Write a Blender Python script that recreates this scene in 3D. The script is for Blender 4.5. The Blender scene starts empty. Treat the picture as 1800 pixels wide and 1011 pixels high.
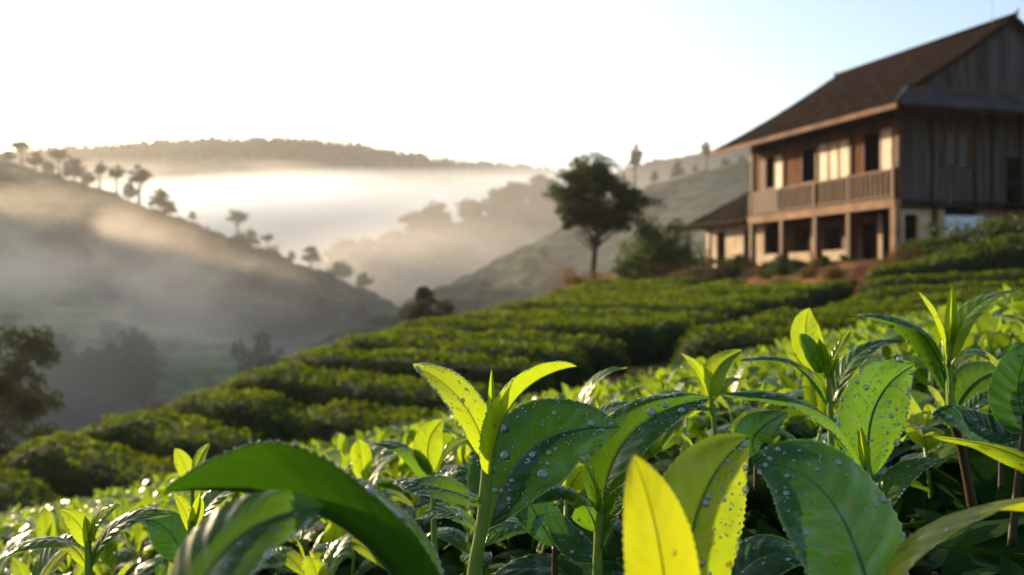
import bpy, math, random
import numpy as np
from mathutils import Vector, Matrix, Quaternion
from math import radians as R, sin, cos, pi

sc = bpy.context.scene
col = sc.collection
rng = np.random.default_rng(7)
random.seed(7)

# ------------------------------------------------------------------ helpers
F = 1750.0
def P(px, py, d):
    return Vector(((px - 900) / F * d, d, (505.5 - py) / F * d))

def tag(o, label=None, cat=None, group=None, kind=None):
    if label: o['label'] = label
    if cat: o['category'] = cat
    if group: o['group'] = group
    if kind: o['kind'] = kind
    return o

def empty(name, loc=(0, 0, 0), rz=0.0):
    o = bpy.data.objects.new(name, None)
    o.empty_display_size = 0.1
    o.location = loc
    o.rotation_euler = (0, 0, rz)
    col.objects.link(o)
    return o

def mesh_np(name, V, Fc, UV=None, smooth=True):
    """V (n,3); Fc (m,k) constant k or list of such arrays"""
    me = bpy.data.meshes.new(name)
    if not isinstance(Fc, list): Fc = [Fc]
    Fc = [np.asarray(f, dtype=np.int32) for f in Fc if len(f)]
    V = np.asarray(V, dtype=np.float32)
    me.vertices.add(len(V)); me.vertices.foreach_set('co', V.ravel())
    loops = np.concatenate([f.ravel() for f in Fc])
    tot = np.concatenate([np.full(len(f), f.shape[1], dtype=np.int32) for f in Fc])
    st = np.concatenate([[0], np.cumsum(tot)[:-1]]).astype(np.int32)
    me.loops.add(len(loops)); me.loops.foreach_set('vertex_index', loops)
    me.polygons.add(len(tot)); me.polygons.foreach_set('loop_start', st); me.polygons.foreach_set('loop_total', tot)
    me.polygons.foreach_set('use_smooth', np.full(len(tot), smooth, dtype=bool))
    if UV is not None:
        uvl = me.uv_layers.new(name='UVMap')
        uvl.data.foreach_set('uv', np.asarray(UV, dtype=np.float32)[loops].ravel())
    me.update(calc_edges=True)
    me.validate()
    return me

def obj(name, me, mat=None, parent=None, loc=(0, 0, 0)):
    o = bpy.data.objects.new(name, me)
    o.location = loc
    if mat is not None:
        if len(me.materials) == 0: me.materials.append(mat)
    col.objects.link(o)
    if parent is not None: o.parent = parent
    return o

class MB:
    def __init__(s): s.V = []; s.F4 = []; s.F3 = []; s.n = 0
    def add(s, V, F4=None, F3=None):
        V = np.asarray(V, dtype=float).reshape(-1, 3)
        s.V.append(V)
        if F4 is not None and len(F4): s.F4.append(np.asarray(F4) + s.n)
        if F3 is not None and len(F3): s.F3.append(np.asarray(F3) + s.n)
        s.n += len(V)
    def box(s, x0, x1, y0, y1, z0, z1):
        V = [(x, y, z) for x in (x0, x1) for y in (y0, y1) for z in (z0, z1)]
        s.add(V, [(0, 1, 3, 2), (4, 6, 7, 5), (0, 4, 5, 1), (2, 3, 7, 6), (0, 2, 6, 4), (1, 5, 7, 3)])
    def bar(s, p, q, w, h, up=(0, 0, 1)):
        p = Vector(p); q = Vector(q); t = (q - p).normalized()
        sd = t.cross(Vector(up)).normalized() * w / 2; u = sd.cross(t).normalized() * h / 2
        V = [tuple(a + sd * i + u * j) for a in (p, q) for (i, j) in ((-1, -1), (1, -1), (1, 1), (-1, 1))]
        s.add(V, [(0, 3, 2, 1), (4, 5, 6, 7), (0, 1, 5, 4), (1, 2, 6, 5), (2, 3, 7, 6), (3, 0, 4, 7)])
    def tube(s, pts, rad, n=7):
        pts = [Vector(p) for p in pts]; m = len(pts)
        if not hasattr(rad, '__len__'): rad = [rad] * m
        V = []; prev = None
        for i, p in enumerate(pts):
            t = (pts[min(i + 1, m - 1)] - pts[max(i - 1, 0)]).normalized()
            if prev is None:
                prev = t.orthogonal().normalized()
            prev = (prev - t * prev.dot(t)).normalized()
            b = t.cross(prev)
            for k in range(n):
                a = 2 * pi * k / n
                V.append(tuple(p + (prev * cos(a) + b * sin(a)) * rad[i]))
        Q = [(i * n + k, i * n + (k + 1) % n, (i + 1) * n + (k + 1) % n, (i + 1) * n + k) for i in range(m - 1) for k in range(n)]
        V.append(tuple(pts[0])); V.append(tuple(pts[-1]))
        T = [(m * n, (k + 1) % n, k) for k in range(n)] + [(m * n + 1, (m - 1) * n + k, (m - 1) * n + (k + 1) % n) for k in range(n)]
        s.add(V, Q, T)
    def mesh(s, name, smooth=False):
        Fc = []
        if s.F4: Fc.append(np.concatenate(s.F4))
        if s.F3: Fc.append(np.concatenate(s.F3))
        return mesh_np(name, np.concatenate(s.V), Fc, smooth=smooth)
    def build(s, name, mat, parent=None, smooth=False, loc=(0, 0, 0)):
        return obj(name, s.mesh(name, smooth), mat, parent, loc)

def _h(ix, iy, iz, seed):
    n = (ix * 374761393 + iy * 668265263 + iz * 2147483647 % 1000003 * 31 + seed * 974711 + iz * 1274126177) & 0x7fffffff
    n = ((n ^ (n >> 13)) * 1274126177) & 0x7fffffff
    n = (n ^ (n >> 16)) & 0xffff
    return n / 65535.0
def vnoise(x, y, z=0.0, seed=0):
    x, y, z = np.broadcast_arrays(np.asarray(x, float), np.asarray(y, float), np.asarray(z, float))
    ix = np.floor(x).astype(np.int64); iy = np.floor(y).astype(np.int64); iz = np.floor(z).astype(np.int64)
    fx = x - ix; fy = y - iy; fz = z - iz
    fx = fx * fx * (3 - 2 * fx); fy = fy * fy * (3 - 2 * fy); fz = fz * fz * (3 - 2 * fz)
    r = 0
    for a in (0, 1):
        for b in (0, 1):
            for c in (0, 1):
                w = (fx if a else 1 - fx) * (fy if b else 1 - fy) * (fz if c else 1 - fz)
                r = r + w * _h(ix + a, iy + b, iz + c, seed)
    return r * 2 - 1
def fbm(x, y, z=0.0, seed=0, oct=4):
    r = 0; a = 1.0; t = 0
    for i in range(oct):
        k = 2 ** i
        r = r + a * vnoise(np.asarray(x) * k + 7.3 * i, np.asarray(y) * k, np.asarray(z) * k, seed + i); t += a; a *= .5
    return r / t
def sstep(a, b, x):
    t = np.clip((np.asarray(x, float) - a) / (b - a), 0, 1)
    return t * t * (3 - 2 * t)

# ------------------------------------------------------------------ materials
def new_mat(name):
    m = bpy.data.materials.new(name); m.use_nodes = True
    nt = m.node_tree; nt.nodes.clear()
    out = nt.nodes.new('ShaderNodeOutputMaterial')
    return m, nt, out
class N:
    def __init__(s, nt): s.nt = nt
    def __call__(s, typ, **kw):
        n = s.nt.nodes.new('ShaderNode' + typ)
        for k, v in kw.items():
            if k.startswith('i_'):
                key = k[2:]
                key = int(key) if key.isdigit() else key.replace('_', ' ')
                s.set(n.inputs[key], v)
            else: setattr(n, k, v)
        return n
    def set(s, inp, v):
        if isinstance(v, bpy.types.NodeSocket): s.nt.links.new(v, inp)
        elif isinstance(v, bpy.types.Node): s.nt.links.new(v.outputs[0], inp)
        else: inp.default_value = v
    def math(s, op, a, b=None, c=None, clamp=False):
        n = s.nt.nodes.new('ShaderNodeMath'); n.operation = op; n.use_clamp = clamp
        s.set(n.inputs[0], a)
        if b is not None: s.set(n.inputs[1], b)
        if c is not None: s.set(n.inputs[2], c)
        return n.outputs[0]
    def mix(s, f, a, b, blend='MIX'):
        n = s.nt.nodes.new('ShaderNodeMix'); n.data_type = 'RGBA'; n.blend_type = blend
        s.set(n.inputs[0], f)
        s.set(n.inputs[6], a if not isinstance(a, tuple) else a + (1,) * (4 - len(a)))
        s.set(n.inputs[7], b if not isinstance(b, tuple) else b + (1,) * (4 - len(b)))
        return n.outputs[2]
    def ramp(s, f, *stops):
        n = s.nt.nodes.new('ShaderNodeValToRGB'); s.set(n.inputs[0], f)
        e = n.color_ramp.elements
        while len(e) < len(stops): e.new(0.5)
        for i, (p, c) in enumerate(stops):
            e[i].position = p; e[i].color = c + (1,) if len(c) == 3 else c
        return n.outputs[0]

def leaf_mat(name, c_dark, c_light, trans, t_fac=0.45, rough=.35, vein=True, coat=0.0, spec=.5):
    m, nt, out = new_mat(name); n = N(nt)
    uv = n('UVMap') if vein else None
    oi = n('ObjectInfo'); geo = n('NewGeometry'); tc = n('TexCoord')
    noi = n('TexNoise', i_Scale=60.0, i_Detail=3.0); n.set(noi.inputs['Vector'], tc.outputs['Object'])
    big = n('TexNoise', i_Scale=22.0, i_Detail=2.0); n.set(big.inputs['Vector'], tc.outputs['Object'])
    rnd = n.math('ADD', n.math('MULTIPLY', oi.outputs['Random'], .5), n.math('MULTIPLY', geo.outputs['Random Per Island'], .5))
    f = n.math('ADD', n.math('MULTIPLY', rnd, .6), n.math('MULTIPLY', big.outputs[0], .5), clamp=True)
    c = n.mix(f, c_dark, c_light)
    nrm = None
    if vein:
        sep = n('SeparateXYZ'); n.set(sep.inputs[0], uv.outputs[0])
        s_, v_ = sep.outputs[0], sep.outputs[1]
        r_ = n.math('ABSOLUTE', n.math('SUBTRACT', n.math('MULTIPLY', v_, 2.0), 1.0))
        mid = n.math('SUBTRACT', 1.0, n.math('DIVIDE', r_, .05), clamp=True)
        rr = n.math('POWER', r_, 1.25)
        ph = n.math('FRACT', n.math('SUBTRACT', n.math('MULTIPLY', s_, 9.0), n.math('MULTIPLY', rr, 1.5)))
        dv = n.math('ABSOLUTE', n.math('SUBTRACT', ph, .5))
        sv = n.math('SUBTRACT', 1.0, n.math('DIVIDE', dv, .06), clamp=True)
        sv = n.math('MULTIPLY', sv, n.math('SUBTRACT', 1.0, n.math('MULTIPLY', r_, .8)))
        vm = n.math('MAXIMUM', mid, n.math('MULTIPLY', sv, .5))
        c = n.mix(n.math('MULTIPLY', vm, .65), c, tuple(min(1, x * 1.5 + .03) for x in c_light))
        edge = n.math('MULTIPLY', n.math('SUBTRACT', r_, .93), 14.0, clamp=True)
        c = n.mix(n.math('MULTIPLY', edge, .6), c, (.42, .45, .08))
        pil = n.math('SINE', n.math('MULTIPLY', ph, 2 * pi))
        hgt = n.math('ADD', n.math('MULTIPLY', pil, .35), n.math('MULTIPLY', noi.outputs[0], .6))
        hgt = n.math('SUBTRACT', hgt, n.math('MULTIPLY', vm, .8))
        bp = n('Bump', i_Strength=.6, i_Distance=.0006); n.set(bp.inputs['Height'], hgt)
        nrm = bp.outputs[0]
    pr = n('BsdfPrincipled', i_Roughness=rough)
    pr.inputs['Specular IOR Level'].default_value = spec
    n.set(pr.inputs['Base Color'], c)
    if vein:      # wet film in patches
        wn = n('TexNoise', i_Scale=95.0, i_Detail=2.0); n.set(wn.inputs['Vector'], tc.outputs['Object'])
        wet = n.math('MULTIPLY', n.math('SUBTRACT', wn.outputs[0], .5), 7.0, clamp=True)
        n.set(pr.inputs['Coat Weight'], n.math('MULTIPLY', wet, .55)); pr.inputs['Coat Roughness'].default_value = .07
        if coat: n.set(pr.inputs['Coat Weight'], n.math('MULTIPLY', wet, .8))
    tr = n('BsdfTranslucent')
    tcn = n.mix(f, tuple(x * .75 for x in trans), trans)
    if vein:
        tcn = n.mix(n.math('MULTIPLY', vm, .4), tcn, tuple(x * .5 for x in trans))
        sn = n('TexNoise', i_Scale=260.0, i_Detail=2.0); n.set(sn.inputs['Vector'], tc.outputs['Object'])
        spk = n.math('MULTIPLY', n.math('SUBTRACT', sn.outputs[0], .70), 18.0, clamp=True)
        c = n.mix(n.math('MULTIPLY', spk, .7), c, (.10, .06, .015)); n.set(pr.inputs['Base Color'], c)
        tcn = n.mix(n.math('MULTIPLY', spk, .7), tcn, (.12, .08, .01))
    n.set(tr.inputs[0], tcn)
    if nrm is not None:
        n.set(pr.inputs['Normal'], nrm)
    mx = n('MixShader'); mx.inputs[0].default_value = t_fac
    n.set(mx.inputs[1], pr.outputs[0]); n.set(mx.inputs[2], tr.outputs[0])
    n.set(out.inputs[0], mx.outputs[0])
    return m

M = {}
M['young'] = leaf_mat('young_leaf', (.05, .12, .006), (.11, .19, .008), (.40, .56, .015), .5, .3, spec=.3)
M['mid'] = leaf_mat('middle_leaf', (.016, .065, .005), (.04, .115, .007), (.16, .36, .01), .38, .24, spec=.3)
M['old'] = leaf_mat('mature_leaf', (.008, .036, .006), (.024, .075, .009), (.05, .17, .008), .25, .2, coat=.12, spec=.3)
M['glossy'] = leaf_mat('glossy_leaf', (.016, .062, .008), (.04, .11, .012), (.06, .19, .01), .22, .22, coat=.2, spec=.4)
M['shade'] = leaf_mat('arching_leaf', (.008, .042, .003), (.02, .065, .004), (.055, .17, .005), .35, .3, spec=.2)
M['gold'] = leaf_mat('golden_leaf', (.13, .17, .005), (.20, .24, .008), (.50, .58, .01), .5, .4, spec=.2)
M['mass_young'] = leaf_mat('distant_young_leaf', (.03, .08, .006), (.09, .17, .01), (.33, .50, .015), .42, .3, vein=False, spec=.3)
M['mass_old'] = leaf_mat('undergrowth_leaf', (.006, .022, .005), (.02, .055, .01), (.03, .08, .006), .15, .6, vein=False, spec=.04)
M['hedge'] = leaf_mat('hedge_leaf', (.005, .016, .002), (.024, .052, .003), (.07, .13, .004), .32, .65, vein=False, spec=.12)
M['hedge_top'] = leaf_mat('hedge_lit_tip_leaf', (.022, .055, .003), (.07, .125, .004), (.20, .28, .003), .4, .6, vein=False, spec=.15)
M['tree'] = leaf_mat('tree_leaf', (.010, .019, .006), (.032, .045, .012), (.08, .11, .02), .25, .6, vein=False, spec=.2)
M['shrub'] = leaf_mat('shrub_leaf', (.025, .055, .010), (.07, .12, .02), (.14, .2, .02), .3, .55, vein=False, spec=.2)
M['russet'] = leaf_mat('russet_leaf', (.09, .05, .02), (.20, .13, .035), (.25, .16, .04), .3, .6, vein=False, spec=.2)

def simple(name, c1, c2, scale=3.0, rough=.8, bump=.3, dist=.02, stretch=(1, 1, 1), detail=6.0, island=0.0, c3=None, spec=.3):
    m, nt, out = new_mat(name); n = N(nt)
    tc = n('TexCoord'); mp = n('Mapping'); mp.inputs['Scale'].default_value = stretch
    n.set(mp.inputs['Vector'], tc.outputs['Object'])
    no = n('TexNoise', i_Scale=scale, i_Detail=detail, i_Roughness=.6); n.set(no.inputs['Vector'], mp.outputs[0])
    f = n.ramp(no.outputs[0], (.32, (0, 0, 0)), (.68, (1, 1, 1)))
    c = n.mix(f, c1, c2)
    if island:
        geo = n('NewGeometry')
        c = n.mix(n.math('MULTIPLY', geo.outputs['Random Per Island'], island), c, c3 or c1)
    pr = n('BsdfPrincipled', i_Roughness=rough); n.set(pr.inputs['Base Color'], c)
    pr.inputs['Specular IOR Level'].default_value = spec
    bp = n('Bump', i_Strength=bump, i_Distance=dist); n.set(bp.inputs['Height'], no.outputs[0]); n.set(pr.inputs['Normal'], bp.outputs[0])
    n.set(out.inputs[0], pr.outputs[0])
    return m
M['stem'] = simple('green_stem', (.10, .17, .02), (.17, .26, .03), 80, .4, .2, .0004)
M['redstem'] = simple('reddish_stem', (.045, .014, .008), (.03, .03, .008), 40, .45, .2, .0004)
M['soil'] = simple('red_soil', (.10, .038, .014), (.22, .09, .035), 1.8, .95, .6, .05)
M['twig'] = simple('twig', (.03, .02, .01), (.08, .05, .03), 50, .8, .4, .001)
M['bark'] = simple('bark', (.035, .025, .018), (.09, .07, .05), 4, .9, .6, .04, (1, 1, .3))
M['core'] = simple('hedge_core', (.008, .012, .004), (.02, .03, .008), 5, .95, .6, .05)
M['board'] = simple('weathered_board', (.012, .004, .0015), (.17, .06, .018), 1.6, .75, .5, .01, (9, 9, .4), island=.55, c3=(.16, .075, .032), spec=.04)
M['greyboard'] = simple('grey_weathered_board', (.003, .0015, .001), (.12, .10, .095), 1.3, .8, .5, .01, (3.4, 3.4, .22), island=.5, c3=(.085, .072, .068), spec=.05)
M['timber'] = simple('timber', (.03, .01, .003), (.13, .048, .016), 2.0, .7, .4, .01, (3, 3, .5))
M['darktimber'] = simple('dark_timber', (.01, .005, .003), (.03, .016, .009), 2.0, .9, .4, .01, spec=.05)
M['plaster'] = simple('cream_plaster', (.34, .25, .16), (.54, .43, .30), 1.2, .85, .3, .01)
M['whiteplaster'] = simple('white_plaster', (.55, .56, .60), (.74, .76, .80), 1.2, .85, .3, .01)
M['rooftile'] = simple('roof_tile', (.002, .0015, .0015), (.022, .015, .013), 1.5, .95, .5, .02, island=.45, c3=(.034, .021, .017), spec=.02)
M['roofgrey'] = simple('grey_roof_tile', (.008, .007, .007), (.07, .066, .07), 1.3, .7, .5, .02, island=.5, c3=(.04, .035, .035))
M['shutter'] = simple('cream_shutter', (.34, .22, .13), (.52, .37, .24), 1.5, .55, .2, .005)
M['fascia'] = simple('eave_board', (.06, .02, .006), (.17, .07, .022), 1.0, .8, .3, .01)
M['beam'] = simple('pale_beam', (.15, .075, .035), (.32, .18, .10), 1.0, .8, .3, .01)
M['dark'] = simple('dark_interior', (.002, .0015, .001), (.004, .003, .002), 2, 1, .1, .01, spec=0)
M['metal'] = simple('grey_metal', (.2, .2, .2), (.3, .3, .3), 8, .5, .1, .001)

# glass
m, nt, out = new_mat('window_glass'); n = N(nt)
pr = n('BsdfPrincipled', i_Roughness=.3); pr.inputs['Base Color'].default_value = (.02, .02, .02, 1); pr.inputs['Specular IOR Level'].default_value = .25
n.set(out.inputs[0], pr.outputs[0]); M['pane'] = m
# dew
m, nt, out = new_mat('dew_water'); n = N(nt)
gl = n('BsdfGlass', i_Roughness=.02, i_IOR=1.33); tr = n('BsdfTransparent'); mx = n('MixShader'); mx.inputs[0].default_value = .55
gs = n('BsdfGlossy', i_Roughness=.11); ad = n('MixShader'); fn_ = n('Fresnel', i_IOR=1.6)
n.set(mx.inputs[1], gl.outputs[0]); n.set(mx.inputs[2], tr.outputs[0])
n.set(ad.inputs[0], n.math('ADD', n.math('MULTIPLY', fn_.outputs[0], 1.1), .03, clamp=True)); n.set(ad.inputs[1], mx.outputs[0]); n.set(ad.inputs[2], gs.outputs[0])
df = n('BsdfDiffuse'); df.inputs[0].default_value = (.85, .88, .9, 1); m3 = n('MixShader'); m3.inputs[0].default_value = .22  # white diffuse share paints the bright sky reflection into the drops
n.set(m3.inputs[1], ad.outputs[0]); n.set(m3.inputs[2], df.outputs[0])
n.set(out.inputs[0], m3.outputs[0]); M['dew'] = m

def hill_mat(name, dark, light, pale, row=0.0, rowscale=1.0, s=.05):
    m, nt, out = new_mat(name); n = N(nt)
    geo = n('NewGeometry')
    no = n('TexNoise', i_Scale=s, i_Detail=8.0, i_Roughness=.65); n.set(no.inputs['Vector'], geo.outputs['Position'])
    n2 = n('TexNoise', i_Scale=s * 9, i_Detail=5.0); n.set(n2.inputs['Vector'], geo.outputs['Position'])
    f = n.ramp(no.outputs[0], (.38, (0, 0, 0)), (.62, (1, 1, 1)))
    c = n.mix(f, dark, light)
    c = n.mix(n.ramp(n2.outputs[0], (.45, (0, 0, 0)), (.7, (.7, .7, .7))), c, pale)
    n4 = n('TexNoise', i_Scale=s * 3.3, i_Detail=3.0); n.set(n4.inputs['Vector'], geo.outputs['Position'])
    c = n.mix(n.ramp(n4.outputs[0], (.52, (0, 0, 0)), (.58, (.85, .85, .85))), c, tuple(x * .35 for x in dark))
    if row:
        sp = n('SeparateXYZ'); n.set(sp.inputs[0], geo.outputs['Position'])
        z = n.math('ADD', sp.outputs[2], n.math('MULTIPLY', no.outputs[0], 1.2))
        w = n.math('SINE', n.math('MULTIPLY', z, 2 * pi / rowscale))
        c = n.mix(n.math('MULTIPLY', n.math('MULTIPLY_ADD', w, .5, .5, clamp=True), row), c, tuple(x * .4 for x in dark))
    pr = n('BsdfPrincipled', i_Roughness=.95); pr.inputs['Specular IOR Level'].default_value = .1
    n.set(pr.inputs['Base Color'], c)
    bp = n('Bump', i_Strength=1.0, i_Distance=.8); n.set(bp.inputs['Height'], n2.outputs[0]); n.set(pr.inputs['Normal'], bp.outputs[0])
    n.set(out.inputs[0], pr.outputs[0])
    return m
M['hill_far'] = hill_mat('far_hill_wood', (.02, .03, .016), (.045, .06, .03), (.05, .065, .035), s=.02)
M['hill_wood'] = hill_mat('wooded_hill', (.016, .026, .012), (.04, .058, .024), (.05, .07, .03), s=.05)
M['hill_left'] = hill_mat('dark_tea_hill', (.016, .028, .010), (.08, .12, .04), (.12, .15, .06), .55, 1.3, s=.04)
M['hill_tea'] = hill_mat('pale_tea_hill', (.07, .12, .045), (.17, .25, .10), (.20, .27, .11), .35, 1.1, s=.05)
M['hill_right'] = hill_mat('right_tea_hill', (.03, .052, .026), (.06, .09, .042), (.10, .11, .06), .3, 1.6, s=.04)
M['valley'] = hill_mat('valley_floor', (.03, .045, .02), (.06, .08, .035), (.07, .08, .04), s=.05)

# ------------------------------------------------------------------ camera, sun, sky
cam_d = bpy.data.cameras.new('camera'); cam = bpy.data.objects.new('camera', cam_d); col.objects.link(cam)
cam.location = (0, 0, 0); cam.rotation_euler = (R(90), 0, 0)
cam_d.sensor_width = 36; cam_d.lens = 35; cam_d.clip_start = .01; cam_d.clip_end = 6000
cam_d.dof.use_dof = True; cam_d.dof.focus_distance = .385; cam_d.dof.aperture_fstop = 17
cam_d.dof.aperture_blades = 0
sc.camera = cam

SUN_AZ, SUN_EL = -40.0, 11.0
to_sun = Vector((sin(R(SUN_AZ)) * cos(R(SUN_EL)), cos(R(SUN_AZ)) * cos(R(SUN_EL)), sin(R(SUN_EL))))
sd = bpy.data.lights.new('sun', 'SUN'); sun = bpy.data.objects.new('sun', sd); col.objects.link(sun)
sd.energy = 5.0; sd.angle = R(.5); sd.color = (1, .74, .45)
sun.rotation_euler = (-to_sun).to_track_quat('-Z', 'Y').to_euler()
w = bpy.data.worlds.new('World'); sc.world = w; w.use_nodes = True
nt = w.node_tree; nt.nodes.clear(); n = N(nt)
sky = n('TexSky', sky_type='NISHITA'); sky.sun_disc = False
sky.sun_elevation = R(SUN_EL); sky.sun_rotation = R(SUN_AZ)
sky.altitude = 900; sky.air_density = 1.0; sky.dust_density = 4.5; sky.ozone_density = 1.2
bg = n('Background', i_Strength=.145); n.set(bg.inputs[0], sky.outputs[0])
wo = n('OutputWorld'); n.set(wo.inputs[0], bg.outputs[0])
sc.view_settings.view_transform = 'Standard'; sc.view_settings.look = 'None'
sc.view_settings.exposure = 1.15; sc.view_settings.gamma = 1
try: sc.view_settings.use_curve_mapping = False
except Exception: pass
sc.render.engine = 'CYCLES'
cy = sc.cycles
cy.use_denoising = True
try: cy.denoiser = 'OPENIMAGEDENOISE'
except Exception: pass
cy.max_bounces = 8; cy.diffuse_bounces = 3; cy.glossy_bounces = 3; cy.transmission_bounces = 6
cy.transparent_max_bounces = 10; cy.volume_bounces = 1
cy.volume_step_rate = 2.0; cy.volume_max_steps = 128
cy.sample_clamp_indirect = 6; cy.sample_clamp_direct = 300; cy.caustics_reflective = False; cy.caustics_refractive = False
cy.use_adaptive_sampling = True; cy.adaptive_threshold = .02

# ------------------------------------------------------------------ near terrain
qk = [-40, -10, 0, 5, 6.5, 8, 9.7, 10.8, 13, 15.5, 20, 25, 30, 38, 44, 60, 200]
zk = [-30, -10, -5.6, -3.1, -2.45, -1.93, -1.4, -1.08, -.76, -.58, -.43, -.28, -.03, .40, .68, 1.0, 3]
NX, NY = .62, .785
def canopy(x, y):
    q = NX * np.asarray(x, float) + NY * np.asarray(y, float)
    return np.interp(q, qk, zk)
BND = np.array([(-40, 8), (-12, 12.6), (-7.4, 14.2), (-6, 15), (-4.4, 15.6), (-2.8, 17.4), (-.7, 23), (1.9, 33), (3.6, 41), (5, 50), (6, 64), (8, 110)], float)
def bnd_dist(x, y):
    x = np.asarray(x, float); y = np.asarray(y, float)
    best = np.full(x.shape, 1e9); sg = np.ones(x.shape)
    for i in range(len(BND) - 1):
        a = BND[i]; b = BND[i + 1]; ab = b - a; L2 = ab @ ab
        t = np.clip(((x - a[0]) * ab[0] + (y - a[1]) * ab[1]) / L2, 0, 1)
        dx = x - (a[0] + ab[0] * t); dy = y - (a[1] + ab[1] * t); d = np.hypot(dx, dy)
        side = np.sign(ab[0] * (y - a[1]) - ab[1] * (x - a[0]))
        m_ = d < best
        best = np.where(m_, d, best); sg = np.where(m_, side, sg)
    return best * sg      # positive = beyond, to the back left
PADL = np.array([(4.6, 70), (6.8, 50), (9.2, 39), (10.6, 32.8), (13, 30.4), (16, 28.4), (30, 22), (80, 10)], float)
def pad_dist(x, y):
    x = np.asarray(x, float); y = np.asarray(y, float)
    best = np.full(x.shape, 1e9); sg = np.ones(x.shape)
    for i in range(len(PADL) - 1):
        a = PADL[i]; b = PADL[i + 1]; ab = b - a; L2 = ab @ ab
        t = np.clip(((x - a[0]) * ab[0] + (y - a[1]) * ab[1]) / L2, 0, 1)
        dx = x - (a[0] + ab[0] * t); dy = y - (a[1] + ab[1] * t); d = np.hypot(dx, dy)
        side = np.sign(ab[0] * (y - a[1]) - ab[1] * (x - a[0]))
        m_ = d < best
        best = np.where(m_, d, best); sg = np.where(m_, side, sg)
    return best * sg      # positive = on the house terrace
HZ = .95
def ground(x, y):
    x = np.asarray(x, float); y = np.asarray(y, float)
    z = canopy(x, y) - .60 - .18 * sstep(10, 18, NX * x + NY * y)
    z = z + .045 * np.clip(x - 6, 0, 20) * sstep(5, 20, y)
    z = z + .05 * fbm(x * .4, y * .4, seed=3)
    p = sstep(-.4, 1.4, pad_dist(x, y))
    z = z * (1 - p) + (HZ + .13 * np.clip(x - 12, 0, 8) * sstep(34, 31, y) + .03 * fbm(x * .5, y * .5, seed=5)) * p
    e = np.maximum(bnd_dist(x, y), 0)
    z = z - .75 * (np.sqrt(e * e + 1.5) - 1.2247)
    kn = -.95 + .2 * x - .07 * y
    km = sstep(5.5, 2.5, np.hypot((x - 1.5) * .55, y - .3))
    z = np.where(km > 0, np.maximum(z, z * (1 - km) + kn * km), z)
    far = np.hypot(x, y)
    z = np.maximum(z, -62 + 3 * fbm(x * .02, y * .02, seed=9))
    f = sstep(90, 160, far)
    return z * (1 - f) + (-60 + 3 * fbm(x * .02, y * .02, seed=9)) * f
az = np.concatenate([np.linspace(-40, 40, 321), np.linspace(42, 318, 100)]); az = np.radians(az)
rad = np.concatenate([[0.0], np.geomspace(.5, 990, 260)])
A, Rr = np.meshgrid(az, rad, indexing='ij')
X = Rr * np.sin(A); Y = Rr * np.cos(A); Z = ground(X, Y)
V = np.stack([X, Y, Z], -1).reshape(-1, 3); na, nr = A.shape
i, j = np.meshgrid(np.arange(na), np.arange(nr - 1), indexing='ij'); i2 = (i + 1) % na
Fq = np.stack([i * nr + j, i * nr + j + 1, i2 * nr + j + 1, i2 * nr + j], -1).reshape(-1, 4)
# ground material: red soil near, grass far
m, nt, out = new_mat('ground_soil_and_grass'); n = N(nt)
geo = n('NewGeometry'); no = n('TexNoise', i_Scale=1.3, i_Detail=8.0); n.set(no.inputs[0], geo.outputs['Position'])
c = n.mix(n.ramp(no.outputs[0], (.35, (0, 0, 0)), (.65, (1, 1, 1))), (.09, .034, .013), (.24, .10, .04))
n3 = n('TexNoise', i_Scale=.5, i_Detail=5.0); n.set(n3.inputs[0], geo.outputs['Position'])
c = n.mix(n.ramp(n3.outputs[0], (.48, (0, 0, 0)), (.62, (.8, .8, .8))), c, (.05, .07, .02))
ln = n('VectorMath', operation='LENGTH'); n.set(ln.inputs[0], geo.outputs['Position'])
fr = n.math('DIVIDE', n.math('SUBTRACT', ln.outputs['Value'], 60.0), 30.0, clamp=True)
c = n.mix(fr, c, (.05, .07, .03))
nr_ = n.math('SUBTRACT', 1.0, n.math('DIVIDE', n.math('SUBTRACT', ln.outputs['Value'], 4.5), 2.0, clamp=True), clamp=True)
c = n.mix(nr_, c, (.012, .008, .004))  # leaf litter tone close by, with the bush's shade put into the colour
pr = n('BsdfPrincipled', i_Roughness=.95); n.set(pr.inputs['Base Color'], c); pr.inputs['Specular IOR Level'].default_value = .1
bp = n('Bump', i_Strength=.8, i_Distance=.06); n.set(bp.inputs['Height'], no.outputs[0]); n.set(pr.inputs['Normal'], bp.outputs[0])
n.set(out.inputs[0], pr.outputs[0])
tag(obj('ground', mesh_np('ground', V, Fq), m), 'red earth slope under the tea falling away into the valley', 'ground', kind='structure')

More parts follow.
